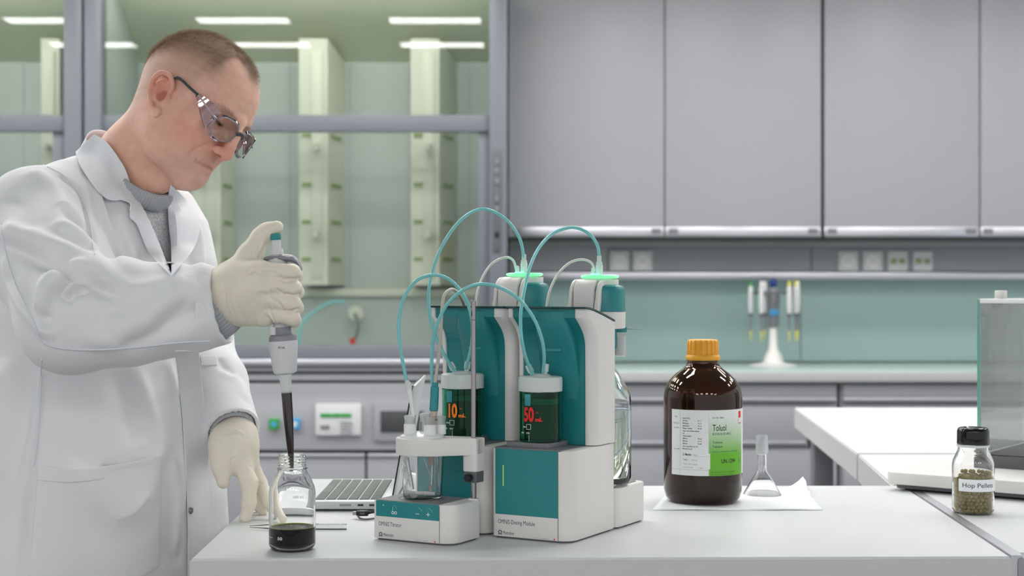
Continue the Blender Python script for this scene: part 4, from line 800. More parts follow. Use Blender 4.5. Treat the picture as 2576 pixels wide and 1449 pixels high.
# parts lying in the chamber seen at the picture edge
# ------------------------------------------------------------------ the man: volume modelling helpers
class Vol:
    """signed distance grid that blends simple solids, then meshed with surface nets"""
    def __init__(s, lo, hi, h):
        s.lo = np.array(lo, float); s.h = h; s.n = tuple(int(math.ceil((b-a)/h))+1 for a, b in zip(lo, hi)); s.d = np.full(s.n, .05, np.float32)
    def sub(s, a, b, pad):
        i0 = [max(0, int((min(x)-pad-l)/s.h)) for x, l in zip(zip(a, b), s.lo)]; i1 = [min(n, int((max(x)+pad-l)/s.h)+2) for x, l, n in zip(zip(a, b), s.lo, s.n)]
        if any(p >= q for p, q in zip(i0, i1)): return None, None
        sl = tuple(slice(p, q) for p, q in zip(i0, i1))
        ax = [(l+s.h*np.arange(p, q)).astype(np.float32) for l, p, q in zip(s.lo, i0, i1)]
        return sl, (ax[0][:, None, None], ax[1][None, :, None], ax[2][None, None, :])
    def put(s, sl, f, k, op):
        d = s.d[sl]
        if op == 'sub': f = -f; h = np.maximum(k-np.abs(d-f), 0)/k if k else 0; s.d[sl] = np.maximum(d, f)+h*h*k/4
        elif op == 'and': s.d[sl] = np.maximum(d, f)
        else: h = np.maximum(k-np.abs(d-f), 0)/k if k else 0; s.d[sl] = np.minimum(d, f)-h*h*k/4
    def cone(s, a, b, ra, rb=None, k=.01, op='add', flat=None):
        """tapered capsule from a to b"""
        a = np.array(a, float); b = np.array(b, float); rb = ra if rb is None else rb
        sl, P = s.sub(a, b, max(ra, rb)*1.05+k+.006)
        if sl is None: return
        ab = b-a; L = float(ab@ab)+1e-12
        v = [P[i]-a[i] for i in range(3)]
        t = np.clip((v[0]*ab[0]+v[1]*ab[1]+v[2]*ab[2])/L, 0, 1)
        d2 = sum((v[i]-t*ab[i])**2 for i in range(3))
        s.put(sl, np.sqrt(d2)-(ra+(rb-ra)*t), k, op)
    def chain(s, pts, rs, k=.01, op='add'):
        for i in range(len(pts)-1): s.cone(pts[i], pts[i+1], rs[i], rs[i+1], k, op)
    def ell(s, c, r, k=.01, op='add', R=None):
        c = np.array(c, float); r = np.array(r, float); m = max(r)
        sl, P = s.sub(c-m, c+m, k+.006)
        if sl is None: return
        v = [P[i]-c[i] for i in range(3)]
        if R is not None: v = [sum(R[j][i]*v[j] for j in range(3)) for i in range(3)]
        k0 = np.sqrt(sum((v[i]/r[i])**2 for i in range(3))); k1 = np.sqrt(sum((v[i]/r[i]**2)**2 for i in range(3)))+1e-9
        s.put(sl, k0*(k0-1)/k1, k, op)
    def mesh(s, big_only=True):
        d = s.d; ins = d < 0
        def corner(i, j, k): return d[i:d.shape[0]-1+i, j:d.shape[1]-1+j, k:d.shape[2]-1+k]
        cs = [(i, j, k) for i in (0, 1) for j in (0, 1) for k in (0, 1)]
        cnt = sum((corner(*c) < 0).astype(np.int8) for c in cs); act = (cnt > 0) & (cnt < 8); idx = np.argwhere(act); N = len(idx)
        val = {c: corner(*c)[act].astype(np.float64) for c in cs}
        acc = np.zeros((N, 3)); w_ = np.zeros(N)
        for a in cs:
            for ax in range(3):
                if a[ax]: continue
                b = list(a); b[ax] = 1; b = tuple(b); va, vb = val[a], val[b]; m = (va < 0) != (vb < 0)
                t = np.where(m, va/np.where(m, va-vb, 1), 0); p = np.array(a, float)[None, :].repeat(N, 0); p[:, ax] = t
                acc += p*m[:, None]; w_ += m
        V = s.lo+(idx+acc/w_[:, None])*s.h
        vid = np.full(act.shape, -1, np.int64); vid[act] = np.arange(N); F = []
        for ax in range(3):
            o = [q for q in range(3) if q != ax]
            A = ins[tuple(slice(0, -1) if q == ax else slice(1, -1) for q in range(3))]; B = ins[tuple(slice(1, None) if q == ax else slice(1, -1) for q in range(3))]
            e = np.argwhere(A != B); 
            if not len(e): continue
            neg = A[tuple(e.T)]
            base = e.copy(); base[:, o[0]] += 1; base[:, o[1]] += 1
            def g(da, db):
                q = base.copy(); q[:, o[0]] -= da; q[:, o[1]] -= db; return vid[tuple(q.T)]
            f = np.stack([g(1, 1), g(0, 1), g(0, 0), g(1, 0)], 1)
            flip = neg if ax != 1 else ~neg
            f[~flip] = f[~flip][:, ::-1]; F.append(f)
        F = np.concatenate(F); lab = np.arange(N); e = np.concatenate([F[:, [0, 1]], F[:, [1, 2]], F[:, [2, 3]]])
        while True:                                     # keep only the largest connected surface
            m = np.minimum(lab[e[:, 0]], lab[e[:, 1]]); new = lab.copy(); np.minimum.at(new, e[:, 0], m); np.minimum.at(new, e[:, 1], m); new = new[new]; new = new[new]
            if (new == lab).all(): break
            lab = new
        big = np.bincount(lab).argmax() if big_only else None
        if big is not None and (lab != big).any():
            ok = lab == big; r_ = -np.ones(N, int); r_[ok] = np.arange(ok.sum()); V = V[ok]; F = r_[F[ok[F].all(1)]]
        return V, F
def vnormals(V, F):
    n = np.cross(V[F[:, 2]]-V[F[:, 0]], V[F[:, 3]]-V[F[:, 1]]); N = np.zeros_like(V)
    for i in range(4): np.add.at(N, F[:, i], n)
    return N/(np.linalg.norm(N, axis=1)[:, None]+1e-12)
def relax(V, F, it=2, lam=.5):
    e = np.concatenate([F[:, [0, 1]], F[:, [1, 2]], F[:, [2, 3]], F[:, [3, 0]]]); e = np.concatenate([e, e[:, ::-1]])
    deg = np.bincount(e[:, 0], minlength=len(V))[:, None]
    for q in range(it):
        for l in (lam, -lam*1.04):
            s_ = np.stack([np.bincount(e[:, 0], V[e[:, 1], i], len(V)) for i in range(3)], 1)
            V = V+l*(s_/deg-V)
    return V
def npmesh(name, V, F, m, parent=None, col=None):
    me = bpy.data.meshes.new(name); me.from_pydata(V.tolist(), [], F.tolist())
    if col is not None:
        a = me.color_attributes.new('tone', 'FLOAT_COLOR', 'POINT'); a.data.foreach_set('color', np.concatenate([col, np.ones((len(V), 1))], 1).astype(np.float32).ravel())
    return finish(name, me, m, parent, 180)
def polydist(V, P):
    """distance of every vertex to polyline P, signed side value and parameter"""
    best = np.full(len(V), 1e9); tt = np.zeros(len(V)); vec = np.zeros_like(V); n = len(P)-1
    for i in range(n):
        a, b = P[i], P[i+1]; ab = b-a; t = np.clip(((V-a)@ab)/(ab@ab+1e-12), 0, 1); q = V-(a+t[:, None]*ab); dd = np.linalg.norm(q, axis=1); m = dd < best
        best[m] = dd[m]; tt[m] = (i+t[m])/n; vec[m] = q[m]
    return best, tt, vec
def stroke(V, N, P, width, amp, ends=.15, sharp=2.0, step=0.0, side=None):
    """raise (amp>0) or sink a soft ridge along the polyline; step adds a one-sided fold"""
    P = np.array(P, float); lo = P.min(0)-width*3; hi = P.max(0)+width*3
    m = np.all((V > lo) & (V < hi), 1)
    if not m.any(): return V
    v = V[m]; d, t, vec = polydist(v, P); fade = np.clip(np.minimum(t, 1-t)/ends, 0, 1)**.7 if ends else 1
    w_ = np.exp(-(d/width)**sharp)*fade
    if side is not None:
        sd = vec@np.array(side); w_ = w_*(1/(1+np.exp(-sd/(width*.18)))) if step == 0 else w_
    V = V.copy(); V[m] = v+N[m]*(amp*w_)[:, None]; return V
def nz(V, sc, seed=0, oct=3):
    """cheap smooth pseudo noise from rotated sines"""
    r = np.random.RandomState(seed); o = np.zeros(len(V)); a = 1
    for i in range(oct):
        for k in range(4):
            d = r.normal(size=3); d /= np.linalg.norm(d); o += a*np.sin(V@d*sc*(1.6**i)*(1+.35*k)+r.uniform(0, 6.28))*.35
        a *= .55
    return o
def attr_mat(name, rough, sss=0, bump=0, bscale=300, spec=.4, mottled=0, radius=(1, .35, .2), stretch=None):
    m = mat(name, (.5, .5, .5), rough, spec=spec); nt = m.node_tree; b = nt.nodes['Principled BSDF']
    a = nt.nodes.new('ShaderNodeAttribute'); a.attribute_name = 'tone'; src = a.outputs['Color']
    tc = nt.nodes.new('ShaderNodeTexCoord')
    if mottled:
        n = nt.nodes.new('ShaderNodeTexNoise'); n.inputs['Scale'].default_value = 90; n.inputs['Detail'].default_value = 6; nt.links.new(tc.outputs['Object'], n.inputs['Vector'])
        r = nt.nodes.new('ShaderNodeMapRange'); r.inputs['To Min'].default_value = 1-mottled; r.inputs['To Max'].default_value = 1+mottled; nt.links.new(n.outputs['Fac'], r.inputs['Value'])
        x = nt.nodes.new('ShaderNodeVectorMath'); x.operation = 'SCALE'; nt.links.new(src, x.inputs[0]); nt.links.new(r.outputs[0], x.inputs['Scale']); src = x.outputs[0]
    nt.links.new(src, b.inputs['Base Color'])
    if sss: b.inputs['Subsurface Weight'].default_value = sss; b.inputs['Subsurface Radius'].default_value = radius; b.inputs['Subsurface Scale'].default_value = .004
    if bump:
        n = nt.nodes.new('ShaderNodeTexNoise'); n.inputs['Scale'].default_value = bscale; n.inputs['Detail'].default_value = 3
        if stretch: mp = nt.nodes.new('ShaderNodeMapping'); mp.inputs['Scale'].default_value = stretch; nt.links.new(tc.outputs['Object'], mp.inputs[0]); nt.links.new(mp.outputs[0], n.inputs['Vector'])
        else: nt.links.new(tc.outputs['Object'], n.inputs['Vector'])
        u = nt.nodes.new('ShaderNodeBump'); u.inputs['Strength'].default_value = bump; u.inputs['Distance'].default_value = .0006
        nt.links.new(n.outputs['Fac'], u.inputs['Height']); nt.links.new(u.outputs[0], b.inputs['Normal'])
    return m
# ------------------------------------------------------------------ head
person = empty('person', (-.69, 2.52, 0), 0, 'man in white lab coat and gloves pipetting dark liquid, looking down', 'person')
PO = np.array(person.location)
p_, a_, r_ = [math.radians(v) for v in (29, -25, -6)]
RH = (Matrix.Rotation(p_, 3, 'Y') @ Matrix.Rotation(a_, 3, 'Z') @ Matrix.Rotation(r_, 3, 'X'))
RHn = np.array(RH); HS = 1.0
_c = W(415, 247, 2.44); HO = np.array(_c)-RHn @ np.array((0, -.072, 0))*HS
def toW(P): return HO+(np.atleast_2d(P)*HS)@RHn.T
def hpix(px, py, L):
    """head-frame point on the sagittal slice L that is seen at the pixel"""
    d = np.array([(px-CX)/FP, 1, -(py-CY)/FP]); o = np.array([0, 0, CZ])
    ol = RHn.T@(o-HO)/HS; dl = RHn.T@d/HS; t = (L-ol[1])/dl[1]; return ol+t*dl
if 'DBG' in globals():
    for nm, px, py, L_ in (('canal', 415, 249, -.072), ('eartop', 412, 187, -.08), ('lobe', 400, 286, -.076), ('eye', 560, 320, -.030), ('lensR', 562, 322, -.034), ('lensL', 611, 367, .034), ('nosetip', 576, 398, 0), ('nostril', 553, 385, -.008), ('nasion', 600, 335, 0), ('foreh', 654, 224, .0), ('foreh2', 655, 260, 0), ('lipup', 530, 408, -.0), ('mouthc', 489, 398, -.026), ('liplow', 510, 437, 0), ('chin', 499, 451, 0), ('menton', 486, 467, 0), ('jawang', 400, 380, -.055), ('crown', 499, 80, 0), ('occ', 358, 215, 0), ('nape', 330, 280, -.02), ('browR', 590, 293, -.02), ('temple_bend', 455, 197, -.08), ('temple_end', 503, 238, -.076)):
        print('HP', nm, hpix(px, py, L_).round(4))
hv = Vol((-.16, -.1, -.21), (.13, .1, .152), .00135)
for s_ in (1,):
    hv.ell((-.018, 0, .048), (.097, .0765, .091), .01)
    hv.ell((.032, 0, .050), (.066, .064, .069), .03)
    hv.ell((.031, 0, -.012), (.055, .054, .066), .03)
    hv.ell((.061, 0, -.052), (.0305, .027, .030), .02)
    hv.ell((.070, 0, -.078), (.0170, .017, .0150), .02)
for y in (-1, 1):
    hv.ell((.050, y*.038, -.010), (.031, .026, .025), .02)
    hv.chain([(.000, y*.052, -.018), (.010, y*.0490, -.050), (.030, y*.043, -.070), (.064, y*.010, -.080)], [.024, .0210, .018, .016], .03)
    hv.ell((.040, y*.036, -.042), (.028, .019, .028), .025)
    hv.chain([(.088, y*.010, .030), (.079, y*.036, .036), (.064, y*.054, .030)], [.0085, .0085, .008], .012)
    hv.ell((.093, y*.034, .014), (.0145, .018, .0135), .014, 'sub')
    hv.ell((.077, y*.033, .014), (.0138, .0148, .0128), .004)
    hv.ell((.0985, y*.0125, -.0265), (.0095, .0070, .0075), .006)
    hv.ell((.066, y*.062, .005), (.012, .006, .016), .015)
hv.cone((.0945, 0, .030), (.1020, 0, .010), .0088, .0088, .014)
hv.cone((.1020, 0, .010), (.1085, 0, -.0230), .0088, .0102, .008)
hv.ell((.103, 0, -.0285), (.010, .008, .0075), .008)
for y in (-1, 1): hv.cone((.0945, y*.0135, -.0325), (.1055, y*.0100, -.0345), .0027, .0030, .001, 'sub')
for y in (-1, 1):
    hv.cone((.0890, 0, -.0515), (.076, y*.024, -.0555), .0054, .0035, .006)
    hv.cone((.0868, 0, -.0628), (.074, y*.021, -.0590), .0056, .0036, .006)
# ears
def E_(f, u, l=0): return (f, y*(.0745+l), u)
for y in (-1, 1):
    Re = np.array(Matrix.Rotation(math.radians(y*-16), 3, 'Z') @ Matrix.Rotation(math.radians(-24), 3, 'Y'))
    hv.ell((-.004, y*.0790, .002), (.0150, .0056, .0320), .004, 'add', Re)
    rim = [E_(.006, .008, .002), E_(.0065, .020, .005), E_(.001, .0300, .009), E_(-.009, .0345, .013), E_(-.0190, .0300, .017), E_(-.0235, .0180, .018), E_(-.0210, .0040, .017), E_(-.0130, -.0110, .015), E_(-.001, -.0245, .013)]
    rim = [tuple(v) for v in spline(rim, 4)]; hv.chain(rim, list(np.interp(range(len(rim)), [0, 8, 20, len(rim)], [.0026, .0032, .0034, .0030])), .003)
    ah = [tuple(v) for v in spline([E_(-.004, .0235, .0065), E_(-.0125, .0180, .0115), E_(-.0130, .0060, .0125), E_(-.0070, -.0060, .0105), E_(.002, -.0130, .008)], 3)]; hv.chain(ah, [.0028]*len(ah), .004)
    hv.ell(E_(.0015, .0005, .0115), (.0066, .0120, .0100), .002, 'sub')
    hv.ell(E_(-.0060, .0245, .0145), (.0040, .0050, .0040), .003, 'sub')
    hv.cone(E_(.0095, .0045, .004), E_(.0090, -.0050, .004), .0034, .0034, .004)
    hv.ell(E_(.0095, -.0275, .0085), (.0078, .0042, .0090), .006)
# neck in head frame
nb = lambda px, py, Y: (RHn.T@(np.array(W(px, py, Y))-HO))/HS
n0 = nb(415, 295, 2.505); n1 = nb(345, 405, 2.53); n2 = nb(262, 520, 2.56)
hv.chain([n0, n1, n2], [.055, .061, .070], .03)
mas = nb(392, 300, 2.45); scm = nb(352, 470, 2.49)
hv.cone((-.022, -.052, -.020), scm, .012, .011, .018); hv.cone((.062, 0, -.083), nb(388, 470, 2.50), .013, .012, .035)
V, F = hv.mesh(); V = relax(V, F, 3); N = vnormals(V, F)
def snap(pts, out=0.0):
    r = []
    for p in spline(pts, 5):
        m = (np.abs(V[:, 1]-p[1]) < .0025) & (np.abs(V[:, 2]-p[2]) < .0025) & (V[:, 0] > .03)
        r.append((V[m, 0].max()+out if m.any() else p[0], p[1], p[2]))
    return np.array(r)
def hs(pts, wd, amp, **k):
    global V; pts = snap(pts); V = stroke(V, N, pts, wd, amp, **k)
for y in (-1, 1):
    hs([(.0940, y*0, -.0572), (.0885, y*.008, -.0575), (.0825, y*.016, -.0577), (.0755, y*.0255, -.0585)], .0016, -.0034, ends=.05)          # mouth line
    hs([(.0775, y*.023, -.0570), (.0725, y*.028, -.0615)], .0028, -.0016)
    hs([(.0960, y*.0185, -.0215), (.088, y*.0255, -.032), (.078, y*.0345, -.045), (.069, y*.037, -.060)], .0040, -.0026)            # nasolabial
    hs([(.0935, y*.0195, -.020), (.0945, y*.0195, -.029), (.0955, y*.015, -.034)], .0022, -.0022)                                   # wing of the nose
    hs([(.0890, y*.020, .0125), (.0905, y*.030, .0095), (.0870, y*.042, .0110), (.079, y*.049, .0140)], .0018, -.0032, ends=.1)        # eye slit
    hs([(.0890, y*.018, .021), (.0905, y*.030, .0245), (.0850, y*.043, .024), (.074, y*.051, .019)], .0018, -.0018)          # lid crease
    hs([(.090, y*.018, -.002), (.087, y*.032, -.008), (.078, y*.045, -.004)], .0030, -.0016)                          # under eye
hs([(.083, -.012, -.0715), (.088, 0, -.0718), (.083, .012, -.0715)], .0045, -.0022)
hs([(.0955, 0, -.0385), (.0945, 0, -.046)], .0028, -.0012)
for y in (-1, 1):
    hs([(.09, 0, -.0535), (.085, y*.012, -.0535), (.08, y*.020, -.0560)], .0026, .0012, ends=.3); hs([(.09, 0, -.0625), (.085, y*.010, -.0625), (.08, y*.018, -.0605)], .0028, .0014, ends=.3)
# colours of the skin and the stubble
ml = snap([(.094, -.0255, -.0585), (.09, -.012, -.0576), (.094, 0, -.0572), (.09, .012, -.0576), (.08, .0255, -.0585)])
N = vnormals(V, F); lin = lambda *c: np.array(s2l(*c))
base = np.tile(lin(230, 183, 163), (len(V), 1))
def blend(mask, c): 
    global base; base = base*(1-mask[:, None])+lin(*c)*mask[:, None]
def blob(c, r): return np.exp(-(((V-np.array(c))/np.array(r))**2).sum(1))
nn_ = nz(V, 60, 3)
for y in (-1, 1):
    blend(.5*blob((.058, y*.055, -.025), (.034, .03, .028)), (216, 134, 118)); blend(.7*blob((-.008, y*.088, .010), (.022, .02, .026)), (216, 128, 110))
    blend(.6*blob((.0015, y*.080, .0005), (.007, .010, .009)), (168, 78, 64))
    blend(.45*blob((.085, y*.034, .012), (.012, .016, .012)), (176, 120, 100))
blend(.7*blob((.106, 0, -.022), (.018, .018, .016)), (212, 122, 106))
blend(.35*blob((.085, 0, -.035), (.02, .04, .02)), (214, 140, 120))
blend(.38*np.clip(blob((.0895, 0, -.0572), (.02, .022, .0065))*1.3, 0, 1), (188, 116, 100))
blend(.35*blob((.05, 0, .08), (.05, .06, .03)), (226, 172, 146)); blend(.45*blob((-.03, 0, -.10), (.06, .08, .05)), (216, 168, 140))
beard = np.clip(1.25*blob((.062, 0, -.076), (.040, .052, .026))+.8*blob((.088, 0, -.044), (.012, .022, .007)), 0, 1)*(1+.2*nn_); blend(.50*np.clip(beard, 0, 1), (158, 138, 128))
lip = blob((.088, 0, -.0575), (.010, .020, .0060)); blend(.25*np.clip(lip*1.2, 0, 1), (184, 108, 96))
for y in (-1, 1):
    bd, _, _ = polydist(V, np.array([(.1000, y*.010, .026), (.0970, y*.024, .033), (.086, y*.042, .0365), (.073, y*.055, .030)])); blend(.35*np.exp(-(bd/.0042)**2)*(.8+.2*nz(V, 900, 4)), (118, 88, 66))
    bd, _, _ = polydist(V, snap([(.0890, y*.020, .0125), (.0915, y*.030, .0095), (.0880, y*.042, .0110), (.079, y*.049, .0140)])); blend(.85*np.exp(-(bd/.0026)**2), (44, 30, 26))
# scalp: hairline as a function of position
f_, l_, u_ = V.T; al = np.abs(l_)
hl_ = np.maximum(.088+.02*np.cos(al/.075*1.57)-.30*np.clip(f_-.055, 0, 1), 0)
front = 1/(1+np.exp(-((u_-(.100-.55*np.clip(.055-f_, 0, .2)+.9*np.clip(f_-.055, 0, 1)*0)))/.004))
hb_ = np.interp(f_, [-.12, -.06, -.03, .0, .02, .035], [-.050, -.040, -.015, .034, .030, .034])
hf_ = np.interp(al+.002*nn_, [0, .012, .026, .040, .050, .058, .068], [.097, .100, .118, .124, .106, .082, .066])
tf_ = np.clip((f_-.024)/.020, 0, 1); tf_ = tf_*tf_*(3-2*tf_); hairh = hb_*(1-tf_)+np.maximum(hb_, hf_)*tf_; edge = 0
hm = 1/(1+np.exp(-(u_-hairh-edge+.003*nn_)/.006)); hm *= (np.abs(l_) < .083)
dens = np.clip((u_-np.interp(f_, [-.11, -.04, .02, .045, .065], [.020, .062, .070, .056, .050]))/.040, 0, 1)*hm
blend(np.clip(.45*hm, 0, 1), (186, 158, 140)); blend(.45*dens, (142, 118, 98))
Wv = toW(V)-PO
base = base*(1+.035*nz(V, 220, 21)[:, None]*np.array((.4, 1, 1.1)))
bd, _, _ = polydist(V, ml); blend(.9*np.exp(-(bd/.0014)**2), (112, 56, 48))  # shade of the crease between the lips painted into the skin colour
for y in (-1, 1):
    bd, _, _ = polydist(V, np.array([(.0945, y*.0135, -.0325), (.1055, y*.0100, -.0345)])); blend(.9*np.exp(-(bd/.0036)**4), (82, 36, 30))  # darkness inside the nostrils painted into the skin colour
skin = attr_mat('skin', .52, .30, .35, 700, .35, .11)
body = npmesh('body', Wv, F, skin, person, base)
# hair strands
def strands(name, roots, dirs, nrm, ln, wd, cols, par):
    n = len(roots); side = np.cross(dirs, nrm); side /= np.linalg.norm(side, axis=1)[:, None]+1e-9
    a = roots-side*wd; b = roots+side*wd; m1 = roots+dirs*ln[:, None]*.55+nrm*ln[:, None]*.10; m2 = m1+side*wd*.8; m1 = m1-side*wd*.8; tip = roots+dirs*ln[:, None]
    Vv = np.stack([a, b, m2, m1, tip], 1).reshape(-1, 3); i = np.arange(n)[:, None]*5
    Q = np.concatenate([i+0, i+1, i+2, i+3], 1).tolist(); T = np.concatenate([i+3, i+2, i+4], 1).tolist()
    me = bpy.data.meshes.new(name); me.from_pydata(Vv.tolist(), [], Q+T)
    at = me.color_attributes.new('tone', 'FLOAT_COLOR', 'POINT'); at.data.foreach_set('color', np.concatenate([np.repeat(cols, 5, 0), np.ones((n*5, 1))], 1).astype(np.float32).ravel())
    o = finish(name, me, attr_mat('hair', .55, spec=.3), par, 0); o['kind'] = 'stuff'; return o
rng = np.random.RandomState(5)
tri = F; area = np.linalg.norm(np.cross(V[F[:, 2]]-V[F[:, 0]], V[F[:, 3]]-V[F[:, 1]]), axis=1)*.5
fm = hm[F].mean(1); dn = dens[F].mean(1)
wt = area*np.clip(fm, 0, 1)**2*(.35+.65*dn)*(V[F].mean(1)[:, 2] > -.02); wt /= wt.sum(); NS = 30000
pick = rng.choice(len(F), NS, p=wt); bu, bv_ = rng.rand(NS, 1), rng.rand(NS, 1)
rt = (V[F[pick, 0]]*(1-bu)+V[F[pick, 1]]*bu)*(1-bv_)+(V[F[pick, 3]]*(1-bu)+V[F[pick, 2]]*bu)*bv_
nr = N[F[pick, 0]]; dd = dn[pick]; fwd = np.array((1.0, 0, -.15))
rnd = rng.normal(size=(NS, 3))*.28; cl = nz(rt, 120, 9)[:, None]*.3
lowdir = np.array((.15, 0, -1.0)); up_ = np.clip((rt[:, 2:3]-.03)/.06, 0, 1)
g_ = fwd*up_+lowdir*(1-up_)*.9+np.array((0, 1, 0))*rt[:, 1:2]*6*(1-up_)+rnd+np.array((0, .6, .2))*cl
g_ = g_-nr*(g_*nr).sum(1)[:, None]*.95; g_ /= np.linalg.norm(g_, axis=1)[:, None]+1e-9
lift = (.22+.30*up_)*(1+.5*rng.rand(NS, 1)); dr = g_+nr*lift; dr /= np.linalg.norm(dr, axis=1)[:, None]
ln = (.0022+.0125*np.clip(dd, 0, 1)**1.3)*(.6+.6*rng.rand(NS))
ln *= np.where(rt[:, 0] > .055, 1.15, 1)
cA, cB = lin(136, 118, 100), lin(226, 208, 186); clp = np.clip(.5+.5*nz(rt, 260, 12), 0, 1)[:, None]; cc = cA+(cB-cA)*np.clip(rng.rand(NS, 1)**1.5*.6+.35*clp+.15*(1-dd[:, None]), 0, 1)
strands('hair', toW(rt)-PO, dr@RHn.T, nr@RHn.T, ln, .00012, cc, person)
# brows
rows = []
for y in (-1, 1):
    P = np.array([(.1000, y*.010, .026), (.0970, y*.024, .033), (.086, y*.042, .0365), (.073, y*.055, .030)])
    for q in range(90):
        t = rng.rand()*3; i = min(2, int(t)); c = P[i]+(P[i+1]-P[i])*(t-i)+rng.normal(size=3)*(.0008, .0008, .0022); rows.append((c, (P[i+1]-P[i])))
pts_ = np.array([r[0] for r in rows]); dirs_ = np.array([r[1] for r in rows]); dirs_ = dirs_/np.linalg.norm(dirs_, axis=1)[:, None]+np.array((0.25, 0, .1))+rng.normal(size=dirs_.shape)*.2; dirs_ /= np.linalg.norm(dirs_, axis=1)[:, None]
from mathutils.kdtree import KDTree
kd = KDTree(len(V)); [kd.insert(tuple(v), i) for i, v in enumerate(V)]; kd.balance()
near = np.array([kd.find(tuple(c))[1] for c in pts_]); pts_ = V[near]+N[near]*.0002
strands('eyebrow', toW(pts_)-PO, dirs_@RHn.T, N[near]@RHn.T, rng.uniform(.002, .0045, len(pts_)), .00014, np.tile(lin(120, 98, 80), (len(pts_), 1)), person)
lash = []
for y in (-1, 1):
    P = snap([(.0890, y*.021, .0120), (.0912, y*.030, .0095), (.0878, y*.042, .0110), (.080, y*.048, .0135)], -.0005)[::5][:4]
    for q in range(150):
        t = rng.rand()*3; i = min(2, int(t)); lash.append((P[i]+(P[i+1]-P[i])*(t-i)+rng.normal(size=3)*.0004, np.array((1, y*.45*(t-.6), -.15+rng.normal()*.2))))
lp_ = np.array([q[0] for q in lash]); ld_ = np.array([q[1] for q in lash]); ld_ /= np.linalg.norm(ld_, axis=1)[:, None]
strands('eyelashes', toW(lp_)-PO, ld_@RHn.T, np.tile(np.array((0, 0, 1.0))@RHn.T, (len(lp_), 1)), rng.uniform(.004, .0075, len(lp_)), .0002, np.tile(lin(52, 38, 32), (len(lp_), 1)), person)
# ------------------------------------------------------------------ safety glasses (head frame)
GP = toW((.09, 0, .012))[0]
gl = empty('safety_glasses', GP, 0, 'clear framed safety glasses worn by the man', 'glasses')
GW = lambda pts: [Vector(v) for v in (toW(np.array(pts, float))-GP)]
M['frame_clear'] = mat('smoky_clear_frame', s2l(226, 222, 230), .08, trans=.8, ior=1.4); M['lens'] = pane_mat('lens_glass', (.95, .965, .975), 1.5)
M['templeg'] = mat('temple_grey', s2l(66, 70, 74), .4); M['shield'] = pane_mat('clear_shield', (.86, .83, .88), 2.2, .04)
def lens_loop(y, k=1.0, df=0.0, n=28):
    out = []
    for i in range(n):
        a = 2*math.pi*i/n; c, s_ = math.cos(a), math.sin(a); e = .72
        w_ = .0250*k*math.copysign(abs(c)**e, c); h_ = (.0180 if s_ > 0 else .0200)*k*math.copysign(abs(s_)**e, s_)
        w_ *= (1-.30*(s_ < 0)*abs(s_)**1.5)
        L_ = y*.0345+w_*1; U_ = .007+h_-(w_*y)*.10
        Fq = .1105-(abs(L_)**2)*3.6-(.011-U_)*.06+df; out.append((Fq, L_, U_))
    return out
for y in (-1, 1):
    lo_ = GW(lens_loop(y)); rg = []
    tube('rim', lo_+[lo_[0], lo_[1]], .0012, M['frame_clear'], gl, 1, 8)
    c_ = sum(lo_, Vector())/len(lo_); in_ = GW(lens_loop(y, .97)); ob = GW(lens_loop(y, .97, -.0012))
    loft('lens', [[c_+(v-c_)*k for v in in_] for k in (.02, .5, 1)], M['lens'], gl, 180, cap=False)
    a_ = lens_loop(y, 1.0); b_ = lens_loop(y, 1.2, -.004); kk = [i for i in range(28)]
    loft('frame_band', [GW([a_[i], b_[i], tuple(np.array(b_[i])+(.0012, 0, 0)), tuple(np.array(a_[i])+(.0012, 0, 0))]) for i in kk+[0]], M['shield'], gl, 40, cap=False)
    # side shield running back to the temple
    tp = [(.099, y*.058, .026), (.087, y*.0655, .031), (.070, y*.0755, .0325), (.056, y*.0785, .0325)]
    bt = [(.093, y*.064, -.011), (.080, y*.070, .002), (.066, y*.0755, .017), (.055, y*.0780, .0262)]
    rings = []
    for a, b in zip(tp, bt):
        a = np.array(a); b = np.array(b); o_ = np.array((0, y*.0012, 0)); rings.append(GW([a+o_, b+o_, b-o_, a-o_]))
    loft('side_shield', rings, M['shield'], gl, 40)
    tube('shield_rib', GW([(.098, y*.0635, .012), (.080, y*.0745, .021), (.060, y*.0805, .0295)]), .0013, M['frame_clear'], gl, 4, 6)
    T_ = [(.057, y*.0790, .0298), (.036, y*.0805, .0335), (.018, y*.0815, .0375), (.006, y*.0820, .0375), (-.004, y*.0800, .0300)]
    P_ = spline(GW(T_), 6); tube('temple', P_, .0024, M['templeg'], gl, 1, 8)
bP = GW([(.1105, -.0095, .012), (.113, -.003, .0155), (.113, .003, .0155), (.1105, .0095, .012)]); tube('bridge', bP, .0034, M['templeg'], gl, 6, 8)
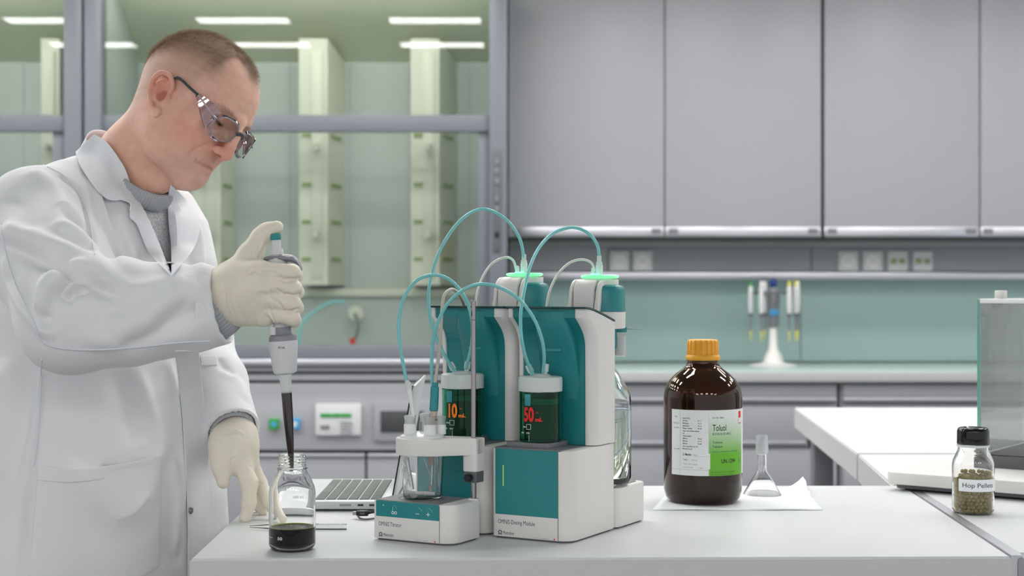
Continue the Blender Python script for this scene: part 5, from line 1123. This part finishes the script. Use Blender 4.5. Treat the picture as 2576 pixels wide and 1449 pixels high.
# ------------------------------------------------------------------ coat, sweater, arms
wv = lambda *a: np.array(W(*a))
BF, BL = np.array((.91, -.41, 0)), np.array((.41, .91, 0)); BO = np.array((-.678, 2.56, 0))
BR = np.stack([BF, BL, (0, 0, 1)], 1)
def torso(vol, shrink=0.0, k=.02):
    zk = [.42, .55, .70, .85, .95, 1.05, 1.15, 1.25, 1.33, 1.40, 1.445, 1.475, 1.50]
    bk = [.300, .290, .275, .262, .250, .240, .228, .218, .212, .195, .160, .105, .055]
    ak = [.200, .190, .180, .172, .166, .160, .152, .146, .140, .128, .108, .080, .050]
    ck = [-.030, -.028, -.026, -.024, -.022, -.020, -.014, -.006, .000, -.004, -.012, -.022, -.028]
    sl, P = vol.sub((-1.05, 2.2, .42), (-.35, 2.9, 1.51), .01)
    zf = np.clip(P[2], .42, 1.5); a = np.interp(zf, zk, ak)-shrink; b = np.interp(zf, zk, bk)-shrink; c = np.interp(zf, zk, ck)
    dx, dy = P[0]-BO[0], P[1]-BO[1]; f = dx*BF[0]+dy*BF[1]-c; l = dx*BL[0]+dy*BL[1]
    q = ((np.abs(f)/a)**2.3+(np.abs(l)/b)**2.3)**(1/2.3)
    d = (q-1)*np.minimum(a, b)*.92; d = np.maximum(d, np.maximum(P[2]-1.50, .43-P[2]))
    vol.put(sl, d.astype(np.float32), k, 'add')
SH = wv(90, 556, 2.385); EL = wv(182, 802, 2.225); WR = wv(560, 768, 2.215)
SHL = wv(412, 600, 2.71); ELL = wv(500, 850, 2.69); WRL = wv(585, 1085, 2.50)
cv = Vol((-1.03, 2.08, .43), (-.34, 2.92, 1.53), .004)
torso(cv)
cv.cone(BO+BL*-.10+(0, 0, 1.432), SH+(0, .01, .0), .060, .074, .05); cv.cone(BO+BL*.10+(0, 0, 1.425), SHL+(0, 0, 0), .058, .064, .05)
cv.chain([SH, SH*.55+EL*.45, EL], [.083, .083, .076], .03)
cv.chain([EL, EL*.6+WR*.4, EL*.28+WR*.72, WR], [.076, .070, .062, .0575], .03)
cv.chain([SHL, ELL], [.064, .054], .03); cv.chain([ELL, ELL*.5+WRL*.5, WRL], [.054, .052, .0475], .02)
# open cuffs
wd_ = (WR-EL)/np.linalg.norm(WR-EL); wdl = (WRL-ELL)/np.linalg.norm(WRL-ELL)
def cutcuff(c, d, r, depth):
    cv.cone(c-d*depth, c+d*.03, r*.93, r, .004, 'sub')
    sl, P = cv.sub(c-.11, c+.11, .0); n = sum((P[i]-c[i])*d[i] for i in range(3)); rr = sum((P[i]-c[i])**2 for i in range(3))
    D = cv.d[sl]; cv.d[sl] = np.where(rr < .0105, np.maximum(D, n), D)
cd_ = (wd_+np.array((0, 0, .10))); cd_ /= np.linalg.norm(cd_)
cutcuff(WR+wd_*.0, cd_, .0515, .05); cutcuff(WRL+wdl*.0, wdl, .0405, .04)
CV, CF = cv.mesh(); CV = relax(CV, CF, 3); CN = vnormals(CV, CF)
from mathutils.bvhtree import BVHTree
bvh = BVHTree.FromPolygons(CV.tolist(), CF.tolist()); O_ = Vector((0, 0, CZ))
def hit(px, py, tree=None, default=2.5):
    d = (W(px, py, 1)-O_).normalized(); r = (tree or bvh).ray_cast(O_, d)
    return (np.array(r[0]), np.array(r[1])) if r[0] is not None else (wv(px, py, default), -np.array(d))
def cst(pts, wd, amp, **k):
    """fold on the coat drawn through photograph positions and laid on the cloth"""
    global CV; P = np.array([hit(x, y)[0] for x, y in [(p.x, p.y) for p in spline([(a, b, 0) for a, b in pts], 5)]]); CV = stroke(CV, CN, P, wd, amp, **k)
FOLD = [ # sleeve
 ([(2, 575), (60, 592), (150, 628), (235, 672), (310, 720)], .016, .011), ([(0, 610), (70, 640), (160, 680), (250, 722), (300, 752)], .011, -.010),
 ([(130, 560), (190, 590), (232, 640), (262, 690)], .014, .008), ([(150, 520), (200, 560), (232, 612)], .010, -.007),
 ([(110, 800), (105, 750), (130, 705), (180, 678), (240, 690)], .013, .010), ([(118, 830), (120, 765), (150, 722), (205, 700), (250, 712)], .008, -.011),
 ([(160, 745), (190, 715), (235, 705), (272, 722)], .009, .009), ([(165, 760), (185, 738), (225, 725)], .007, -.009),
 ([(300, 735), (360, 725), (420, 712), (470, 705)], .014, .005), ([(280, 830), (350, 800), (420, 760), (500, 715)], .016, .006), ([(300, 870), (380, 845), (450, 800), (520, 770)], .014, -.006),
 ([(200, 850), (280, 855), (380, 850), (500, 842)], .018, .005), ([(20, 480), (60, 520), (80, 590)], .016, -.005), ([(70, 430), (130, 470), (170, 540)], .016, .006),
 ([(10, 640), (30, 720), (80, 800), (140, 850)], .010, .006), ([(60, 690), (80, 760), (110, 820)], .012, -.006),
 ([(330, 720), (300, 760), (290, 800)], .012, -.005), ([(420, 720), (400, 770), (360, 830)], .012, .004), ([(470, 715), (455, 765), (430, 820)], .010, -.004),
 # armhole seam and chest
 ([(150, 440), (200, 480), (222, 540), (235, 620)], .006, -.008), ([(230, 450), (250, 520), (290, 620), (320, 690)], .014, .006), ([(262, 470), (285, 560), (310, 640)], .010, -.005),
 ([(285, 520), (310, 600), (345, 690)], .012, .004), ([(470, 520), (480, 600), (478, 690)], .012, -.005), ([(495, 560), (505, 620), (505, 690)], .010, .004),
 # lower coat
 ([(335, 920), (370, 1010), (395, 1100), (400, 1180)], .016, .006), ([(300, 930), (330, 1040), (350, 1120)], .020, -.006), ([(420, 900), (440, 1000), (455, 1130), (458, 1300)], .010, .005),
 ([(95, 900), (95, 1000), (75, 1120), (60, 1250), (45, 1440)], .009, .006), ([(70, 900), (60, 1050), (30, 1200)], .030, -.008), ([(20, 900), (15, 1050), (10, 1200)], .03, .01),
 ([(130, 1220), (200, 1280), (270, 1330), (340, 1330), (400, 1260)], .018, -.007), ([(380, 1230), (330, 1290), (260, 1330)], .014, .006), ([(250, 1180), (310, 1200), (370, 1180)], .016, -.005),
 ([(150, 1150), (220, 1220), (260, 1300)], .014, .004), ([(430, 1150), (445, 1250), (440, 1400)], .012, .005), ([(505, 1100), (515, 1200), (510, 1330)], .012, -.005),
 # far sleeve
 ([(560, 930), (600, 960), (625, 1010)], .012, .002), ([(548, 900), (565, 925), (590, 945)], .008, -.003)]
for p, w_, a_ in FOLD: cst(p, w_, a_*1.45)
CV = CV+CN*(.0011*nz(CV, 26, 31, 2))[:, None]; CV = relax(CV, CF, 2); CN = vnormals(CV, CF)
bvh = BVHTree.FromPolygons(CV.tolist(), CF.tolist())
# open the V of the coat above the sweater
def inpoly(px, py, poly):
    ins = np.zeros(len(px), bool); j = len(poly)-1
    for i in range(len(poly)):
        (xi, yi), (xj_, yj) = poly[i], poly[j]; c = ((yi > py) != (yj > py)) & (px < (xj_-xi)*(py-yi)/(yj-yi+1e-9)+xi); ins ^= c; j = i
    return ins
pxc = CX+FP*CV[:, 0]/CV[:, 1]; pyc = CY-FP*(CV[:, 2]-CZ)/CV[:, 1]
toc = ((CN*(np.array((0, 0, CZ))-CV)).sum(1) > 0)
Vop = [(318, 425), (350, 500), (388, 575), (430, 688), (440, 600), (430, 520), (424, 470), (436, 455), (420, 430), (370, 420)]
kill = inpoly(pxc, pyc, Vop) & toc
nt_ = np.array(hit(390, 500)[0]); 
cyl_ = np.linalg.norm(CV[:, :2]-(BO[:2]+BF[:2]*.02), axis=1); ncl = wv(352, 478, 2.515); nca = wv(400, 430, 2.50)-wv(352, 500, 2.52); nca /= np.linalg.norm(nca); rel_ = CV-ncl; al_ = rel_@nca; kill |= (np.linalg.norm(rel_-al_[:, None]*nca, axis=1) < .070) & (al_ > -.035)
keep = ~kill[CF].any(1); CF2 = CF[keep]
used = np.unique(CF2); rm = -np.ones(len(CV), int); rm[used] = np.arange(len(used))
M['coat'] = mat('coat_cotton', s2l(230, 230, 232), .75, bump=.10, bscale=900, spec=.25); M['coat'].node_tree.nodes['Principled BSDF'].inputs['Sheen Weight'].default_value = .15
coat = npmesh('lab_coat', CV[used]-PO, rm[CF2], M['coat'], person); md = coat.modifiers.new('t', 'SOLIDIFY'); md.thickness = .0022; md.offset = -1
# patches laid on the coat: collar, lapels, pocket, placket
def tri_poly(poly, step):
    xs = [p[0] for p in poly]; ys = [p[1] for p in poly]
    return xs, ys
def patch2(name, A, B, off, m, n=26, k=10, edge=.0016, parent=None, thick=.0022, tree=None, bend=None, lo=None):
    """cloth strip between two edges given in photograph positions, laid on the coat and lifted by off(u, v)"""
    Ps = [spline([(a, b, 0) for a, b in E], 8) for E in (A, B)]
    def samp(P, t):
        L = [0]; [L.append(L[-1]+(P[i+1]-P[i]).length) for i in range(len(P)-1)]; x = t*L[-1]
        for i in range(len(P)-1):
            if L[i+1] >= x-1e-9: f = (x-L[i])/(L[i+1]-L[i]+1e-9); return P[i].lerp(P[i+1], f)
        return P[-1]
    Y0 = None; V_ = np.zeros((n+1, k+1, 3)); 
    for i in range(n+1):
        a, b = samp(Ps[0], i/n), samp(Ps[1], i/n); row = []
        for j in range(k+1):
            q = a.lerp(b, j/k); h, nn = hit(q.x, q.y, tree, (lo or 2.5)); V_[i, j] = h
    # even out depth jumps
    dep = V_[:, :, 1].copy()
    for it in range(14):
        s_ = dep.copy(); s_[1:-1] = (dep[:-2]+dep[2:]+2*dep[1:-1])/4; s_[:, 1:-1] = (s_[:, :-2]+s_[:, 2:]+2*s_[:, 1:-1])/4; dep = np.minimum(s_, V_[:, :, 1]+.004) if lo is None else s_
    for i in range(n+1):
        for j in range(k+1):
            r = V_[i, j]; t = dep[i, j]/r[1]; o = np.array((0, 0, CZ)); P = o+(r-o)*t; d = (P-o)/np.linalg.norm(P-o); V_[i, j] = P-d*off(i/n, j/k)
    F_ = np.array([(i*(k+1)+j, i*(k+1)+j+1, (i+1)*(k+1)+j+1, (i+1)*(k+1)+j) for i in range(n) for j in range(k)])
    VV = V_.reshape(-1, 3); nn = vnormals(VV, F_)
    if (nn*(np.array((0, 0, CZ))-VV)).sum() < 0: F_ = F_[:, ::-1]
    o = npmesh(name, VV-PO, F_, m, parent or person); s_ = o.modifiers.new('t', 'SOLIDIFY'); s_.thickness = thick; s_.offset = -1
    b = o.modifiers.new('b', 'BEVEL'); b.width = thick*.4; b.segments = 2; return o
sweat = mat('grey_knit', s2l(164, 166, 170), .9, spec=.15)
def knit(m, col, rib=False):
    nt = m.node_tree; b = nt.nodes['Principled BSDF']; tc = nt.nodes.new('ShaderNodeTexCoord')
    v = nt.nodes.new('ShaderNodeTexVoronoi'); v.inputs['Scale'].default_value = 420; nt.links.new(tc.outputs['Object'], v.inputs['Vector'])
    r = nt.nodes.new('ShaderNodeValToRGB'); r.color_ramp.elements[0].color = (*[c*1.15 for c in col], 1); r.color_ramp.elements[1].color = (*[c*.6 for c in col], 1); r.color_ramp.elements[1].position = .75
    nt.links.new(v.outputs['Distance'], r.inputs[0]); nt.links.new(r.outputs[0], b.inputs['Base Color'])
    u = nt.nodes.new('ShaderNodeBump'); u.inputs['Strength'].default_value = .5; u.inputs['Distance'].default_value = .001; u.invert = True; nt.links.new(v.outputs['Distance'], u.inputs['Height']); nt.links.new(u.outputs[0], b.inputs['Normal'])
knit(sweat, s2l(212, 214, 218))
# sweater body under the coat and ribbed neck band
N0, N1, N2 = toW(n0)[0], toW(n1)[0], toW(n2)[0]
sv = Vol((-.92, 2.33, 1.12), (-.50, 2.80, 1.54), .004)
torso(sv, .016)
sv.cone(N1*.5+N2*.5, N2, .070, .085, .03)
SV, SF = sv.mesh(); SV = relax(SV, SF, 3)
keepv = (SV[:, 2] > 1.15) & (SV[:, 2] < 1.50) & (((SV-BO)@BF) > -.02)
SF = SF[keepv[SF].all(1)]; npmesh('sweater', SV-PO, SF, sweat, person)
ribm = mat('grey_rib_knit', s2l(176, 178, 183), .9, spec=.15, noise=.25, nscale=900)
# rib band as a ring of small vertical ribs around the neck
ax_ = (N1-N2)/np.linalg.norm(N1-N2); e1_ = np.cross(ax_, (0, 0, 1)); e1_ /= np.linalg.norm(e1_); e2_ = np.cross(ax_, e1_)
def band(name, c0, ax, ea, eb, r0, r1, h, nrib, m, par, tiltf=0.0, amp=.0011, ecc=1.0):
    rings = []
    for t in np.linspace(0, 1, 9):
        rr = r0+(r1-r0)*t+.0022*math.sin(math.pi*t); ring = []
        for q in range(nrib*6):
            a = 2*math.pi*q/(nrib*6); rad = rr+amp*(math.cos(nrib*a))+(0 if .05 < t < .95 else -.0015)
            ring.append(Vector(c0+ax*(h*t+tiltf*math.cos(a))+ea*rad*math.cos(a)*ecc+eb*rad*math.sin(a)-PO))
        rings.append(ring)
    inner = [[v+(Vector(c0+ax*h*t-PO)-v)*.06 for v in rings[i]] for i, t in ((8, 1), (0, 0))]
    return loft(name, rings+inner, m, par, 180, cap=False)
NB = wv(341, 450, 2.512)
ck_ = (wv(352, 478, 2.515)-wv(300, 560, 2.53)); 
bax = wv(400, 430, 2.50)-wv(352, 500, 2.52); bax /= np.linalg.norm(bax)
band('ribbed_collar', NB-bax*.012, bax, *(lambda e: (e, np.cross(bax, e)))(np.cross(bax, (0, 1, 0))/np.linalg.norm(np.cross(bax, (0, 1, 0)))), .0685, .0645, .029, 78, ribm, person, amp=.0013)
# collar and lapels
M['coat2'] = mat('coat_collar', s2l(229, 230, 235), .7, bump=.08, bscale=900, spec=.25)
both = BVHTree.FromPolygons(np.concatenate([CV, SV, toW(V)]).tolist(), np.concatenate([CF2, SF+len(CV), F+len(CV)+len(SV)]).tolist())
patch2('lapel', [(316, 432), (338, 480), (366, 535), (396, 600), (432, 694)], [(300, 500), (330, 512), (326, 546), (345, 566), (378, 640), (431, 691)], lambda u, v: .011+.008*math.sin(math.pi*v)*(1-u), M['coat2'], 34, 10, parent=coat, tree=both)
patch2('lapel', [(426, 474), (423, 510), (424, 560), (430, 620), (431, 692)], [(432, 468), (468, 502), (502, 552), (490, 620), (432, 692)], lambda u, v: .016+.006*math.sin(math.pi*v)*(1-u), M['coat2'], 30, 8, parent=coat, tree=both)
patch2('collar', [(236, 337), (262, 352), (280, 372), (300, 400), (318, 432), (336, 492)], [(190, 382), (196, 402), (208, 425), (240, 470), (278, 503), (334, 498)], lambda u, v: .012+.010*math.sin(math.pi*(.15+.85*v)*.9), M['coat2'], 28, 12, parent=coat, tree=both)
0 and patch2('collar', [(232, 334), (238, 338), (250, 344), (264, 352)], [(190, 384), (192, 383), (193, 382), (193, 382)], lambda u, v: .008+.010*v, M['coat2'], 10, 10, parent=coat, tree=both, lo=2.47)
# the collar stand behind the neck
st_ = []
cN = wv(330, 425, 2.535)
nax = bax
ea = np.cross(nax, (0, 1, 0)); ea /= np.linalg.norm(ea); eb = np.cross(nax, ea)
for t in np.linspace(0, 1, 8):
    ring = []
    for a in np.linspace(-1.5, 1.5, 40):
        # opening of the ring faces forward and down towards the throat
        d = ea*math.cos(a)*.086+eb*math.sin(a)*.080; w_ = .5+.5*math.cos(a)
        ring.append(Vector(cN+d*(1+.05*t)+nax*(-.050+t*(.030+.030*w_))-PO))
    st_.append(ring)
so = loft('collar_stand', st_, M['coat2'], coat, 180, cap=False, closed=False); q_ = so.modifiers.new('t', 'SOLIDIFY'); q_.thickness = .002
# pocket, placket, seams
patch2('pocket', [(97, 1172), (170, 1180), (240, 1176), (320, 1165), (406, 1146)], [(74, 1449), (150, 1452), (240, 1460), (330, 1462), (402, 1425)], lambda u, v: .0035+.002*math.sin(math.pi*u)*(1-v), M['coat'], 30, 24, parent=coat)
patch2('pocket_hem', [(96, 1170), (170, 1179), (240, 1175), (320, 1164), (407, 1145)], [(94, 1208), (170, 1214), (240, 1208), (320, 1198), (406, 1178)], lambda u, v: .0050+.002*math.sin(math.pi*u), M['coat'], 30, 4, parent=coat, thick=.0015)
patch2('front_placket', [(441, 884), (452, 980), (462, 1080), (470, 1200), (474, 1330), (474, 1460)], [(500, 884), (510, 980), (520, 1080), (527, 1200), (527, 1330), (520, 1460)], lambda u, v: .0055*(1-v)+.002, M['coat'], 40, 6, parent=coat)
for px, py in ((463, 996), (480, 1284)):
    h, nn = hit(px, py); h = h-(h-np.array((0, 0, CZ)))/np.linalg.norm(h)*.0125; nn = Vector(nn)
    rb_ = lathe('snap_button', [(0, 0), (.0055, 0), (.0062, .0008), (.0050, .0018), (.0036, .0014), (.0018, .0020), (0, .0020)], M['steel'], coat, 24, Vector(h-PO), 40, nn)
def seam(pts, r=.0009, off=.0022):
    P = [hit(p.x, p.y)[0] for p in spline([(a, b, 0) for a, b in pts], 6)]; P = [Vector(p-PO)-(Vector(p)-O_).normalized()*off for p in P]; return tube('seam', P, r, M['coat2'], coat, 1, 6)
seam([(0, 560), (15, 640), (40, 720), (75, 790), (105, 855), (150, 876), (240, 880), (340, 874), (450, 862), (528, 858)])
seam([(110, 415), (165, 445), (205, 500), (226, 560), (238, 640)]); seam([(105, 905), (100, 1020), (92, 1120), (85, 1172)]); seam([(500, 895), (500, 1010), (515, 1100), (524, 1180)])
patch2('cuff_hem', [(500, 688), (494, 740), (490, 800), (500, 866)], [(557, 677), (548, 740), (541, 800), (534, 868)], lambda u, v: .0022, M['coat'], 16, 6, parent=coat, thick=.0014)
patch2('belt_tab', [(504, 893), (506, 905), (505, 920)], [(545, 893), (548, 905), (546, 918)], lambda u, v: .0035, M['coat'], 6, 6, parent=coat)
# ------------------------------------------------------------------ gloved hands
M['glove'] = mat('latex_glove', s2l(232, 224, 208), .42, sss=.25, bump=.25, bscale=170, spec=.4)
def glove_mesh(name, vol, strokes, noise=.0003):
    V_, F_ = vol.mesh(); V_ = relax(V_, F_, 2); N_ = vnormals(V_, F_)
    t = BVHTree.FromPolygons(V_.tolist(), F_.tolist())
    for pts, w_, a_ in strokes:
        P = np.array([hit(p.x, p.y, t)[0] for p in spline([(a, b, 0) for a, b in pts], 5)]); V_ = stroke(V_, N_, P, w_, a_*1.7, ends=.3)
    V_ = V_+N_*(noise*nz(V_, 130, 77, 2))[:, None]
    return npmesh(name, V_-PO, F_, M['glove'], person)
Yp = 2.213
gv = Vol((-.465, 2.14, 1.19), (-.295, 2.29, 1.395), .0013)
# back of the hand
gv.chain([wv(566, 742, 2.213), wv(600, 735, 2.208), wv(640, 728, 2.200)], [.034, .037, .034], .02)
gv.cone(wv(590, 712, 2.205), wv(655, 690, 2.190), .027, .020, .02); gv.cone(wv(592, 772, 2.208), wv(665, 792, 2.200), .026, .018, .02); gv.cone(wv(630, 740, 2.212), wv(660, 745, 2.214), .030, .028, .02)
gv.cone(wv(560, 735, 2.214), wv(590, 738, 2.210), .031, .033, .02)
# thumb: from the wrist side up and over the plunger
gv.chain([wv(600, 690, 2.212), wv(630, 640, 2.215), wv(655, 598, 2.220), wv(674, 583, 2.218), wv(697, 571, 2.213)], [.024, .0165, .0125, .0112, .0092], .012)
# fingers wrapping over the handle
def finger(a, b, c, d, r):
    gv.chain([a, b], [r[0], r[1]], .0045); gv.chain([b, c], [r[1], r[2]], .004); gv.chain([c, d], [r[2], r[3]], .004)
finger(wv(648, 682, 2.190), wv(735, 686, 2.184), wv(742, 694, 2.222), wv(712, 700, 2.243), (.0150, .0122, .0110, .0095))
finger(wv(655, 712, 2.186), wv(739, 727, 2.183), wv(745, 735, 2.224), wv(712, 738, 2.243), (.0145, .0118, .0112, .0095))
finger(wv(658, 748, 2.188), wv(739, 766, 2.184), wv(744, 774, 2.224), wv(712, 776, 2.243), (.0145, .0117, .0110, .0095))
finger(wv(668, 785, 2.194), wv(735, 800, 2.188), wv(739, 806, 2.222), wv(712, 808, 2.240), (.0130, .0112, .0102, .0090))
glove_mesh('glove', gv, [
 ([(718, 700), (735, 703), (755, 700)], .0022, -.0030), ([(716, 738), (735, 743), (757, 740)], .0022, -.0030), ([(712, 780), (730, 783), (755, 776)], .0022, -.0030),
 ([(700, 694), (715, 706), (730, 708)], .0022, -.0016), ([(695, 725), (712, 741)], .0024, -.0014), ([(678, 732), (698, 758), (715, 782)], .0022, -.0018), ([(675, 752), (690, 790), (700, 815)], .002, .0012),
 ([(645, 690), (670, 686), (700, 686)], .0028, -.0012), ([(640, 732), (662, 730), (680, 736)], .0035, .0016), ([(665, 790), (680, 805), (692, 822)], .0016, -.0014), ([(676, 790), (688, 806), (696, 822)], .0016, .0012),
 ([(600, 745), (604, 780), (612, 806)], .0016, -.0008), ([(612, 748), (618, 785), (626, 810)], .0016, .0009), ([(626, 755), (632, 790), (640, 814)], .0015, -.0008), ([(640, 762), (645, 795), (653, 818)], .0015, .0008),
 ([(566, 690), (575, 720), (574, 760), (585, 795)], .0014, .0011), ([(573, 688), (583, 720), (582, 760), (592, 798)], .0014, -.0009), ([(582, 684), (592, 715), (590, 755)], .0014, .0008), ([(560, 700), (567, 735), (568, 770)], .0014, -.0008),
 ([(630, 650), (640, 620), (650, 600)], .0020, -.0008), ([(652, 636), (660, 615), (668, 600)], .0016, .0009), ([(645, 660), (655, 640), (662, 622)], .0015, -.0008), ([(622, 690), (640, 680), (655, 690)], .003, -.0012)])
# knit cuff and forearm inside the coat sleeve
sl_ax = (wv(590, 745, 2.212)-wv(520, 790, 2.22)); sl_ax /= np.linalg.norm(sl_ax)
se = np.cross(sl_ax, (0, 1, 0)); se /= np.linalg.norm(se)
band('knit_cuff', wv(520, 790, 2.222), sl_ax, se, np.cross(sl_ax, se), .0450, .0400, .040, 44, ribm, person, amp=.0009)
rod_ = npmesh  # forearm filler
fa = Vol((-.52, 2.15, 1.16), (-.40, 2.30, 1.33), .003); fa.cone(wv(490, 792, 2.225), wv(560, 755, 2.214), .040, .034, .01); V_, F_ = fa.mesh(); npmesh('sweater_sleeve', relax(V_, F_, 1)-PO, F_, sweat, person)
# left hand leaning on the bench
tb = DZ
def on(px, py, Y, z=None):
    v = wv(px, py, Y)
    if z is not None: v[2] = z
    return v
lv = Vol((-.53, 2.40, .893), (-.355, 2.62, 1.10), .0017)
lv.chain([wv(592, 1085, 2.505), wv(588, 1118, 2.50), wv(585, 1150, 2.495)], [.031, .034, .030], .02)
lv.cone(wv(570, 1105, 2.49), wv(566, 1150, 2.48), .024, .020, .02); lv.cone(wv(605, 1105, 2.51), wv(622, 1160, 2.51), .024, .018, .02)
# thumb hanging, index down to the bench, three fingers behind
lv.chain([wv(560, 1130, 2.482), wv(556, 1175, 2.472), wv(562, 1212, 2.468)], [.0185, .0140, .0110], .010)
lv.chain([wv(602, 1150, 2.490), wv(627, 1215, 2.478), wv(626, 1265, 2.472), wv(617, 1303, 2.470)], [.0170, .0135, .0112, .0092], .008)
lv.chain([wv(625, 1155, 2.515), wv(652, 1215, 2.515), wv(676, 1262, 2.50), wv(704, 1298, 2.478)], [.0150, .0122, .0105, .0088], .006)
lv.chain([wv(622, 1165, 2.530), wv(645, 1230, 2.545), wv(655, 1265, 2.545), wv(660, 1285, 2.545)], [.0150, .0115, .0100, .0088], .006)
lv.chain([wv(615, 1160, 2.535), wv(632, 1220, 2.560), wv(640, 1255, 2.570), wv(648, 1276, 2.575)], [.0140, .0110, .0095, .0082], .006)
glove_mesh('glove', lv, [
 ([(590, 1150), (580, 1160), (579, 1180)], .0022, -.0020), ([(600, 1140), (585, 1152), (580, 1175)], .002, .0010), ([(600, 1205), (612, 1212), (640, 1208)], .0018, -.0008), ([(606, 1260), (620, 1264), (636, 1260)], .0016, -.0008),
 ([(560, 1090), (590, 1080), (620, 1095)], .0016, .0010), ([(556, 1096), (590, 1088), (618, 1102)], .0014, -.0008), ([(642, 1218), (652, 1214), (662, 1218)], .0018, -.0010), ([(626, 1170), (636, 1180), (646, 1200)], .002, -.0012)])
lw_ax = wdl; le = np.cross(lw_ax, (0, 1, 0)); le /= np.linalg.norm(le)
band('knit_cuff', WRL-lw_ax*.034, lw_ax, le, np.cross(lw_ax, le), .0385, .0365, .034, 40, ribm, person, amp=.0009)
# legs and shoes below the frame
lg = Vol((-1.0, 2.2, .05), (-.4, 2.85, .60), .008)
for s_ in (-1, 1): c = BO+BL*.11*s_; lg.chain([c+(0, 0, .58), c+(0, 0, .32)-BF*.01, c+(0, 0, .09)-BF*.02], [.10, .075, .062], .01)
V_, F_ = lg.mesh(False); npmesh('trousers', V_-PO, F_, mat('dark_trousers', s2l(48, 52, 62), .8), person)
for s_ in (-1, 1):
    so_ = Vol((-1.1, 2.1, -.01), (-.3, 3.0, .13), .005); c = BO+BL*.11*s_; so_.chain([c-BF*.06+(0, 0, .045), c+BF*.04+(0, 0, .045), c+BF*.16+(0, 0, .032)], [.044, .046, .032], .03)
    so_.d = np.maximum(so_.d, (-(so_.lo[2]+so_.h*np.arange(so_.n[2])))[None, None, :].astype(np.float32)); V_, F_ = so_.mesh(); npmesh('shoe', V_-PO, F_, M['black'], person)
# ------------------------------------------------------------------ the hand pipette
Ypp = 2.213; P0 = W(693, 590, Ypp-.004); P1 = W(735, 1190, Ypp+.0)
pa = (P1-P0).normalized(); PP = P0
pt_ = empty('hand_pipette', PP, 0, 'white and grey pipette with teal button and dark filled tip held in the right glove', 'pipette')
LP = (P1-P0).length; pk = LP/math.hypot(42, 600)      # metres per image row along the axis
def seg(name, rows, m, n=48, squash=None):
    return lathe(name, [(r*pk, (y-590)*pk*1.0024) for y, r in rows], M[m] if isinstance(m, str) else m, pt_, n, (0, 0, 0), 40, pa)
M['pgrey'] = mat('pipette_grey', s2l(140, 140, 148), .4); M['pwhite'] = mat('pipette_white', s2l(214, 214, 216), .4)
seg('plunger_button', [(587, 0), (587, 9), (589, 13), (601, 14), (604, 12.5), (604, 0)], 'teal2'); seg('plunger_stem', [(603, 0), (603, 12), (630, 12), (630, 0)], 'pwhite')
seg('volume_ring', [(626, 0), (626, 16), (629, 17), (647, 17), (647, 0)], 'pwhite')
seg('handle', [(643, 0), (643, 26), (650, 30), (668, 24), (700, 23), (780, 22), (828, 22), (828, 0)], 'pwhite')
fr_ = spline([(-33, 647, 0), (-10, 645, 0), (15, 645, 0), (38, 648, 0), (52, 658, 0), (58, 672, 0)], 6)
rings = []
for i, q in enumerate(fr_):
    t = i/(len(fr_)-1); c = W(700+q.x, q.y+4, Ypp-.006)-PP; w_ = .0165*(1-.25*t); h_ = .0028+.0030*math.sin(math.pi*min(1, t*1.1))
    rings.append([c+Vector((0, w_*math.cos(a), h_*math.sin(a))) for a in np.linspace(0, 2*math.pi, 17)[:-1]])
loft('finger_hook', rings, M['pgrey'], pt_, 60); box('hook_button', tuple(W(715, 648, Ypp-.02)-PP), tuple(W(734, 641, Ypp-.006)-PP), M['pwhite'], pt_, .002)
seg('neck_ring', [(822, 0), (822, 22), (842, 23), (844, 22), (844, 0)], 'pgrey'); seg('side_rail', [(822, 0), (822, 10), (842, 10), (842, 0)], 'pwhite').location = (-.012, -.006, 0)
seg('shoulder_ring', [(841, 0), (841, 28), (845, 34), (858, 35.5), (858, 0)], 'pgrey')
lb_ = seg('lower_body', [(857, 0), (857, 36), (870, 36), (930, 30), (937, 28), (941, 20), (941, 0)], 'pwhite')
def pf(x, y, h): a = -.30+x/.0205; r = .0212+h; ey = Vector((0, 1, 0)); ex = pa.cross(ey).normalized()*-1; ez = ex.cross(pa)
text('lettering', '10 mL', .0048, M['inkd'], pt_, lambda x, y, h: tuple(Vector((0, 0, 0))+pa*((876-590)*pk)+Vector((.0212*math.sin(-.25+x/.0212)+0, -.0213*math.cos(-.25+x/.0212)-h, y))), .9)
seg('nose_cone', [(940, 0), (940, 16), (952, 17), (957, 14.5), (986, 12.5), (986, 0)], 'milky')
tpw = [(984, 13.6), (1060, 12.6), (1120, 9.6), (1160, 6.8), (1188, 4.4), (1200, 3.2)]
M['thinp'] = pane_mat('clear_thin_plastic', (.96, .96, .95), .6, .05); M['brown'] = mat('brown_extract', s2l(40, 20, 9), .08, coat=.3)
seg('tip_wall', tpw, 'thinp'); seg('tip_liquid', [(988, 0), (988, 12.9)]+[(y, r-.75) for y, r in tpw[1:-2]]+[(1180, 4.2), (1186, 0)], 'brown')
